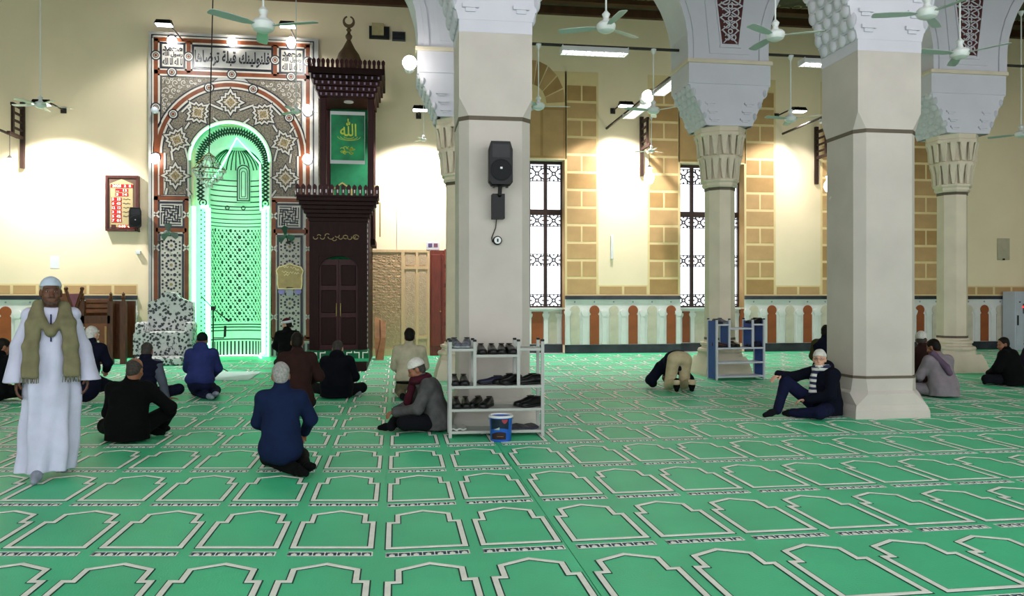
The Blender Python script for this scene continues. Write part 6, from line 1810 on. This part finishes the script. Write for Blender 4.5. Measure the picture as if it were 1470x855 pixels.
tc = N.new('ShaderNodeTexCoord'); wv = N.new('ShaderNodeTexWave'); wv.bands_direction = 'Z'; wv.inputs['Scale'].default_value = 4.2; wv.inputs['Distortion'].default_value = 3.; wv.inputs['Detail'].default_value = 2.
rp = N.new('ShaderNodeValToRGB'); rp.color_ramp.elements[0].position = .48; rp.color_ramp.elements[1].position = .54; rp.color_ramp.elements[0].color = (.012, .016, .05, 1); rp.color_ramp.elements[1].color = (.6, .6, .56, 1)
L.new(tc.outputs['Object'], wv.inputs['Vector']); L.new(wv.outputs[0], rp.inputs[0]); L.new(rp.outputs[0], N['Principled BSDF'].inputs['Base Color']); N['Principled BSDF'].inputs['Roughness'].default_value = .9
lean = person(at_ground(1169, 598), 1.80, J, 'man in a dark coat, striped scarf and pale knitted cap sitting against the pillar', 'light', .009, 1.0, None, False,
       [G('trousers', leg_field(J, .012), C['jean'], (.004, 26)), G('socks', foot_field(J, .008), C['char']), G('coat', top_field(J, .022, 1.1, hood=True, collar=.03, box=True), cloth('dark_navy_coat', '#080b18'), (.006, 18, 8)), G('scarf', F, M_stripe, (.003, 40)), G('cap', cap_field(J, .022, .18, .010), C['knit'], (.0015, 90), .006)],
       face=True, hn={'R': ((-.1, 1, -.35), (0, .3, 1), .35), 'L': ((.6, .6, -.1), (0, 0, 1), .4)})
R = J['Rh']; c = J['head']; T = lambda *q: c+R@np.array(q)
gl = MB()
for x in (-1, 1): gl.tube([T(x*.032+.020*math.cos(a), .108, -.006+.015*math.sin(a)) for a in [2*PI*k/12 for k in range(13)]], .0022, 5); gl.tube([T(x*.052, .106, -.003), T(x*.077, .05, .0), T(x*.08, -.01, -.002)], .002, 5)
gl.tube([T(-.012, .109, -.003), T(.012, .109, -.003)], .002, 5); gl.build('glasses', M_black, lean)
F = Field(.012); F.cap(T(-.035, .075, -.095), T(.035, .075, -.095), .018); F.cap(T(0, .082, -.105), T(0, .07, -.115), .022)
link('beard', np_mesh('beard', [F.mesh(.006)], HAIR['white']), lean)
# men beyond the pillar
J = P_kneel(Rh=rot(-.3, -.1))
F = top_field(J, .02, 1.1); vest = top_field(J, .034, 1.12, arms=False, collar=.04)
person(at_ground(1186, 549), -.45, J, 'man in a dark waistcoat with olive sleeves, half hidden behind the broad pillar', 'brown', .012, 1.04, 'black', False,
       [G('trousers', leg_field(J, .012), C['char']), G('socks', foot_field(J, .006), C['black']), G('shirt', F, C['olive'], (.005, 20)), G('waistcoat', vest, C['navy2'])])
J = P_cross(Rh=rot(-.2, -.2))
person(at_ground(1325, 560), -.3, J, 'man in a white knitted cap and dark coat behind the man in the mauve jacket', 'brown', .012, 1.08, 'dark_grey', False,
       [G('trousers', leg_field(J, .012), C['char']), G('coat', top_field(J, .02, 1.1, hipdrop=.05), C['brown'], (.005, 20, 2)), G('socks', foot_field(J, .006), C['black']), G('cap', cap_field(J, .0, .2, .012), C['knit'], (.0015, 90), .007)])
J = P_cross(Rh=rot(.35, -.35), head=V(-.03, .07, .765))
F = Field(.02); R = frame_of(J); F.cap(J['shL']+V(.05, -.03, .10), J['shL']+V(.13, -.205, -.09), .05, .05); F.cap(J['shL']+V(.13, -.205, -.09), J['shL']+V(.17, -.225, -.18), .05, .045); F.cap(J['neck']+V(-.05, .04, .0), J['shL']+V(.05, -.03, .10), .05)
person(at_ground(1347, 569), .12, J, 'man in a mauve-grey jacket with a violet scarf over one shoulder, sitting beyond the pillar', 'brown', .010, 1.04, 'black', False,
       [G('trousers', leg_field(J, .012), C['mauve']), G('socks', foot_field(J, .006), C['char']), G('jacket', top_field(J, .016, 1.18, shw=.07, box=True), C['mauve'], (.005, 20, 9)), G('scarf', F, C['violet'], (.003, 40))])
J = P_cross(Rh=rot(.9, -.2))
person(at_ground(1447, 553), .5, J, 'man in a black coat sitting in the corner near the metal cabinet', 'brown', .012, .98, 'black', False,
       [G('trousers', leg_field(J, .012), C['char']), G('socks', foot_field(J, .006), C['navy']), G('coat', top_field(J, .035, 1.25, shw=.08, box=True), C['black'], (.006, 18, 10))])
J = P_cross(Rh=rot(.2, -.3))
person(at_ground(1484, 546), .3, J, 'man in a violet-black coat beside the man in the corner, mostly cut off', 'brown', .013, 1.0, 'black', False,
       [G('trousers', leg_field(J, .012), C['char']), G('socks', foot_field(J, .006), C['navy']), G('coat', top_field(J, .03, 1.2, box=True), cloth('violet_black_coat', '#15101c'), (.006, 18, 10))])
# walking man in a pale robe
g = ground(66, 689)
hdg = math.atan2(g.x, -g.y)                 # face the camera
J = dict(pel=V(0, 0, .95), chest=V(0, .0, 1.30), neck=V(0, .0, 1.475), head=V(0, .03, 1.60), shL=V(-.16, 0, 1.395), shR=V(.16, 0, 1.395), elL=V(-.225, -.02, 1.12), elR=V(.215, -.03, 1.12), wrL=V(-.275, .05, .88), wrR=V(.25, .03, .86),
         hpL=V(-.09, 0, .9), hpR=V(.09, 0, .9), knL=V(-.09, -.06, .48), knR=V(.10, .05, .49), anL=V(-.09, -.24, .13), anR=V(.09, .10, .08), toL=V(-.10, -.10, .04), toR=V(.12, .27, .035), Rh=rot(.05, .02))
rb = Field(.05)
rb.robe([(.07, .02, .01, .205, .17), (.35, .01, .01, .21, .165), (.75, 0, 0, .205, .155), (1.0, 0, 0, .195, .145), (1.25, 0, 0, .185, .135), (1.36, 0, 0, .165, .11), (1.46, 0, 0, .09, .08)], .13, 6, 1.2)
rb.cap(J['shL'], J['shR'], .066)
SLV = []
for s_, sx in (('L', -1), ('R', 1)):
    f_ = Field(.04); e2 = J['el'+s_]; w2 = J['wr'+s_]
    f_.cap(J['sh'+s_]+V(-sx*.03, 0, 0), e2, .070, .078); f_.cap(e2, w2+(w2-e2)*.35, .078, .098); f_.cut((0, 0, .835), (0, 0, -1)); f_.noise = wrinkle(.006, 18, 3+sx)
    SLV.append(G('sleeve', f_, C['ice'], None, .010))
rb.noise = wrinkle(.006, 16, 2)
sc1 = Field(.025)
nk = J['neck']
sc1.path([nk+V(.10*math.sin(a), .02+.095*math.cos(a), -.03*math.cos(a)-.02) for a in [2*PI*k/16 for k in range(4, 13)]], [.032]*9)
sc1.path([nk+V(-.10, .05, .0), nk+V(-.075, .12, -.12), nk+V(.0, .155, -.215), nk+V(.07, .13, -.12), nk+V(.095, .05, .0)], [.034, .034, .038, .034, .034])
for sx in (-1, 1):
    for o_ in (-.03, 0, .03):
        sc1.path([nk+V(sx*.09+o_*.5, .03, .01), nk+V(sx*.125+o_, .12, -.14), nk+V(sx*.145+o_, .155, -.34), nk+V(sx*.155+o_*1.3, .165, -.58)], [.030, .030, .030, .028])
sc1.noise = wrinkle(.005, 34, 1)
wk = person((g.x, g.y+.1, 0), PI+hdg if False else math.atan2(-g.x, g.y)+PI, J, 'man walking in a pale blue-white long robe with an olive scarf and skullcap', 'dark', .009, 1.03, 'grey', False,
       [G('robe', rb, C['ice'], None, .010)]+SLV+[G('scarf', sc1, C['oscarf'], None, .008), G('skullcap', cap_field(J, .038, .10, .008), cloth('pale_blue_cap', '#aebccb', .08), None, .006), G('socks', foot_field(J, .006), C['grey'])],
       face=True, hn={'L': ((-.05, .15, -1), (-1, .1, 0), .35), 'R': ((.05, .15, -1), (1, .1, 0), .35)})
fr_ = MB()
for sx in (-1, 1):
    for i in range(14):
        x = sx*.155-.065+i*.01; a = nk+V(x, .165+.02*math.sin(i), -.59); fr_.tube([a, a+V(.004*math.sin(i*2), .005, -.03), a+V(.006*math.sin(i*3), .0, -.055)], .003, 4)
tag(fr_.build('scarf_fringe', C['oscarf'], wk), kind='stuff')
MB().tube([J['neck']+V(0, .112, -.07), J['neck']+V(0, .138, -.18), J['neck']+V(0, .15, -.30)], .006, 5).build('robe_placket', cloth('navy_trim', '#20254a'), wk)
F = Field(.012); R = J['Rh']; c = J['head']; T = lambda *q: c+R@np.array(q)
F.cap(T(-.022, .098, -.056), T(.022, .098, -.056), .008); F.cap(T(-.03, .07, -.10), T(.03, .07, -.10), .020); F.cap(T(0, .08, -.108), T(0, .072, -.116), .02)
F.cap(T(.055, .045, -.07), T(.03, .07, -.10), .015); F.cap(T(-.055, .045, -.07), T(-.03, .07, -.10), .015)
link('beard', np_mesh('beard', [F.mesh(.006)], cloth('short_stubble', '#4a3a32', .3, .8, 60)), wk)

# ================================================================ origins: put every Empty at its thing's base
bpy.context.view_layer.update()
for o in list(COL.objects):
    if o.type == 'EMPTY' and o.parent is None and o.location.length < 1e-6:
        lo = Vector((1e9,)*3); hi = Vector((-1e9,)*3)
        def walk(q):
            for ch in q.children:
                if ch.type == 'MESH':
                    for cn in ch.bound_box:
                        w_ = ch.matrix_world @ Vector(cn)
                        for i in range(3): lo[i] = min(lo[i], w_[i]); hi[i] = max(hi[i], w_[i])
                walk(ch)
        walk(o)
        if lo.x > 1e8: continue
        b = Vector(((lo.x+hi.x)/2, (lo.y+hi.y)/2, lo.z))
        o.location = b
        for ch in o.children: ch.location = ch.location-b
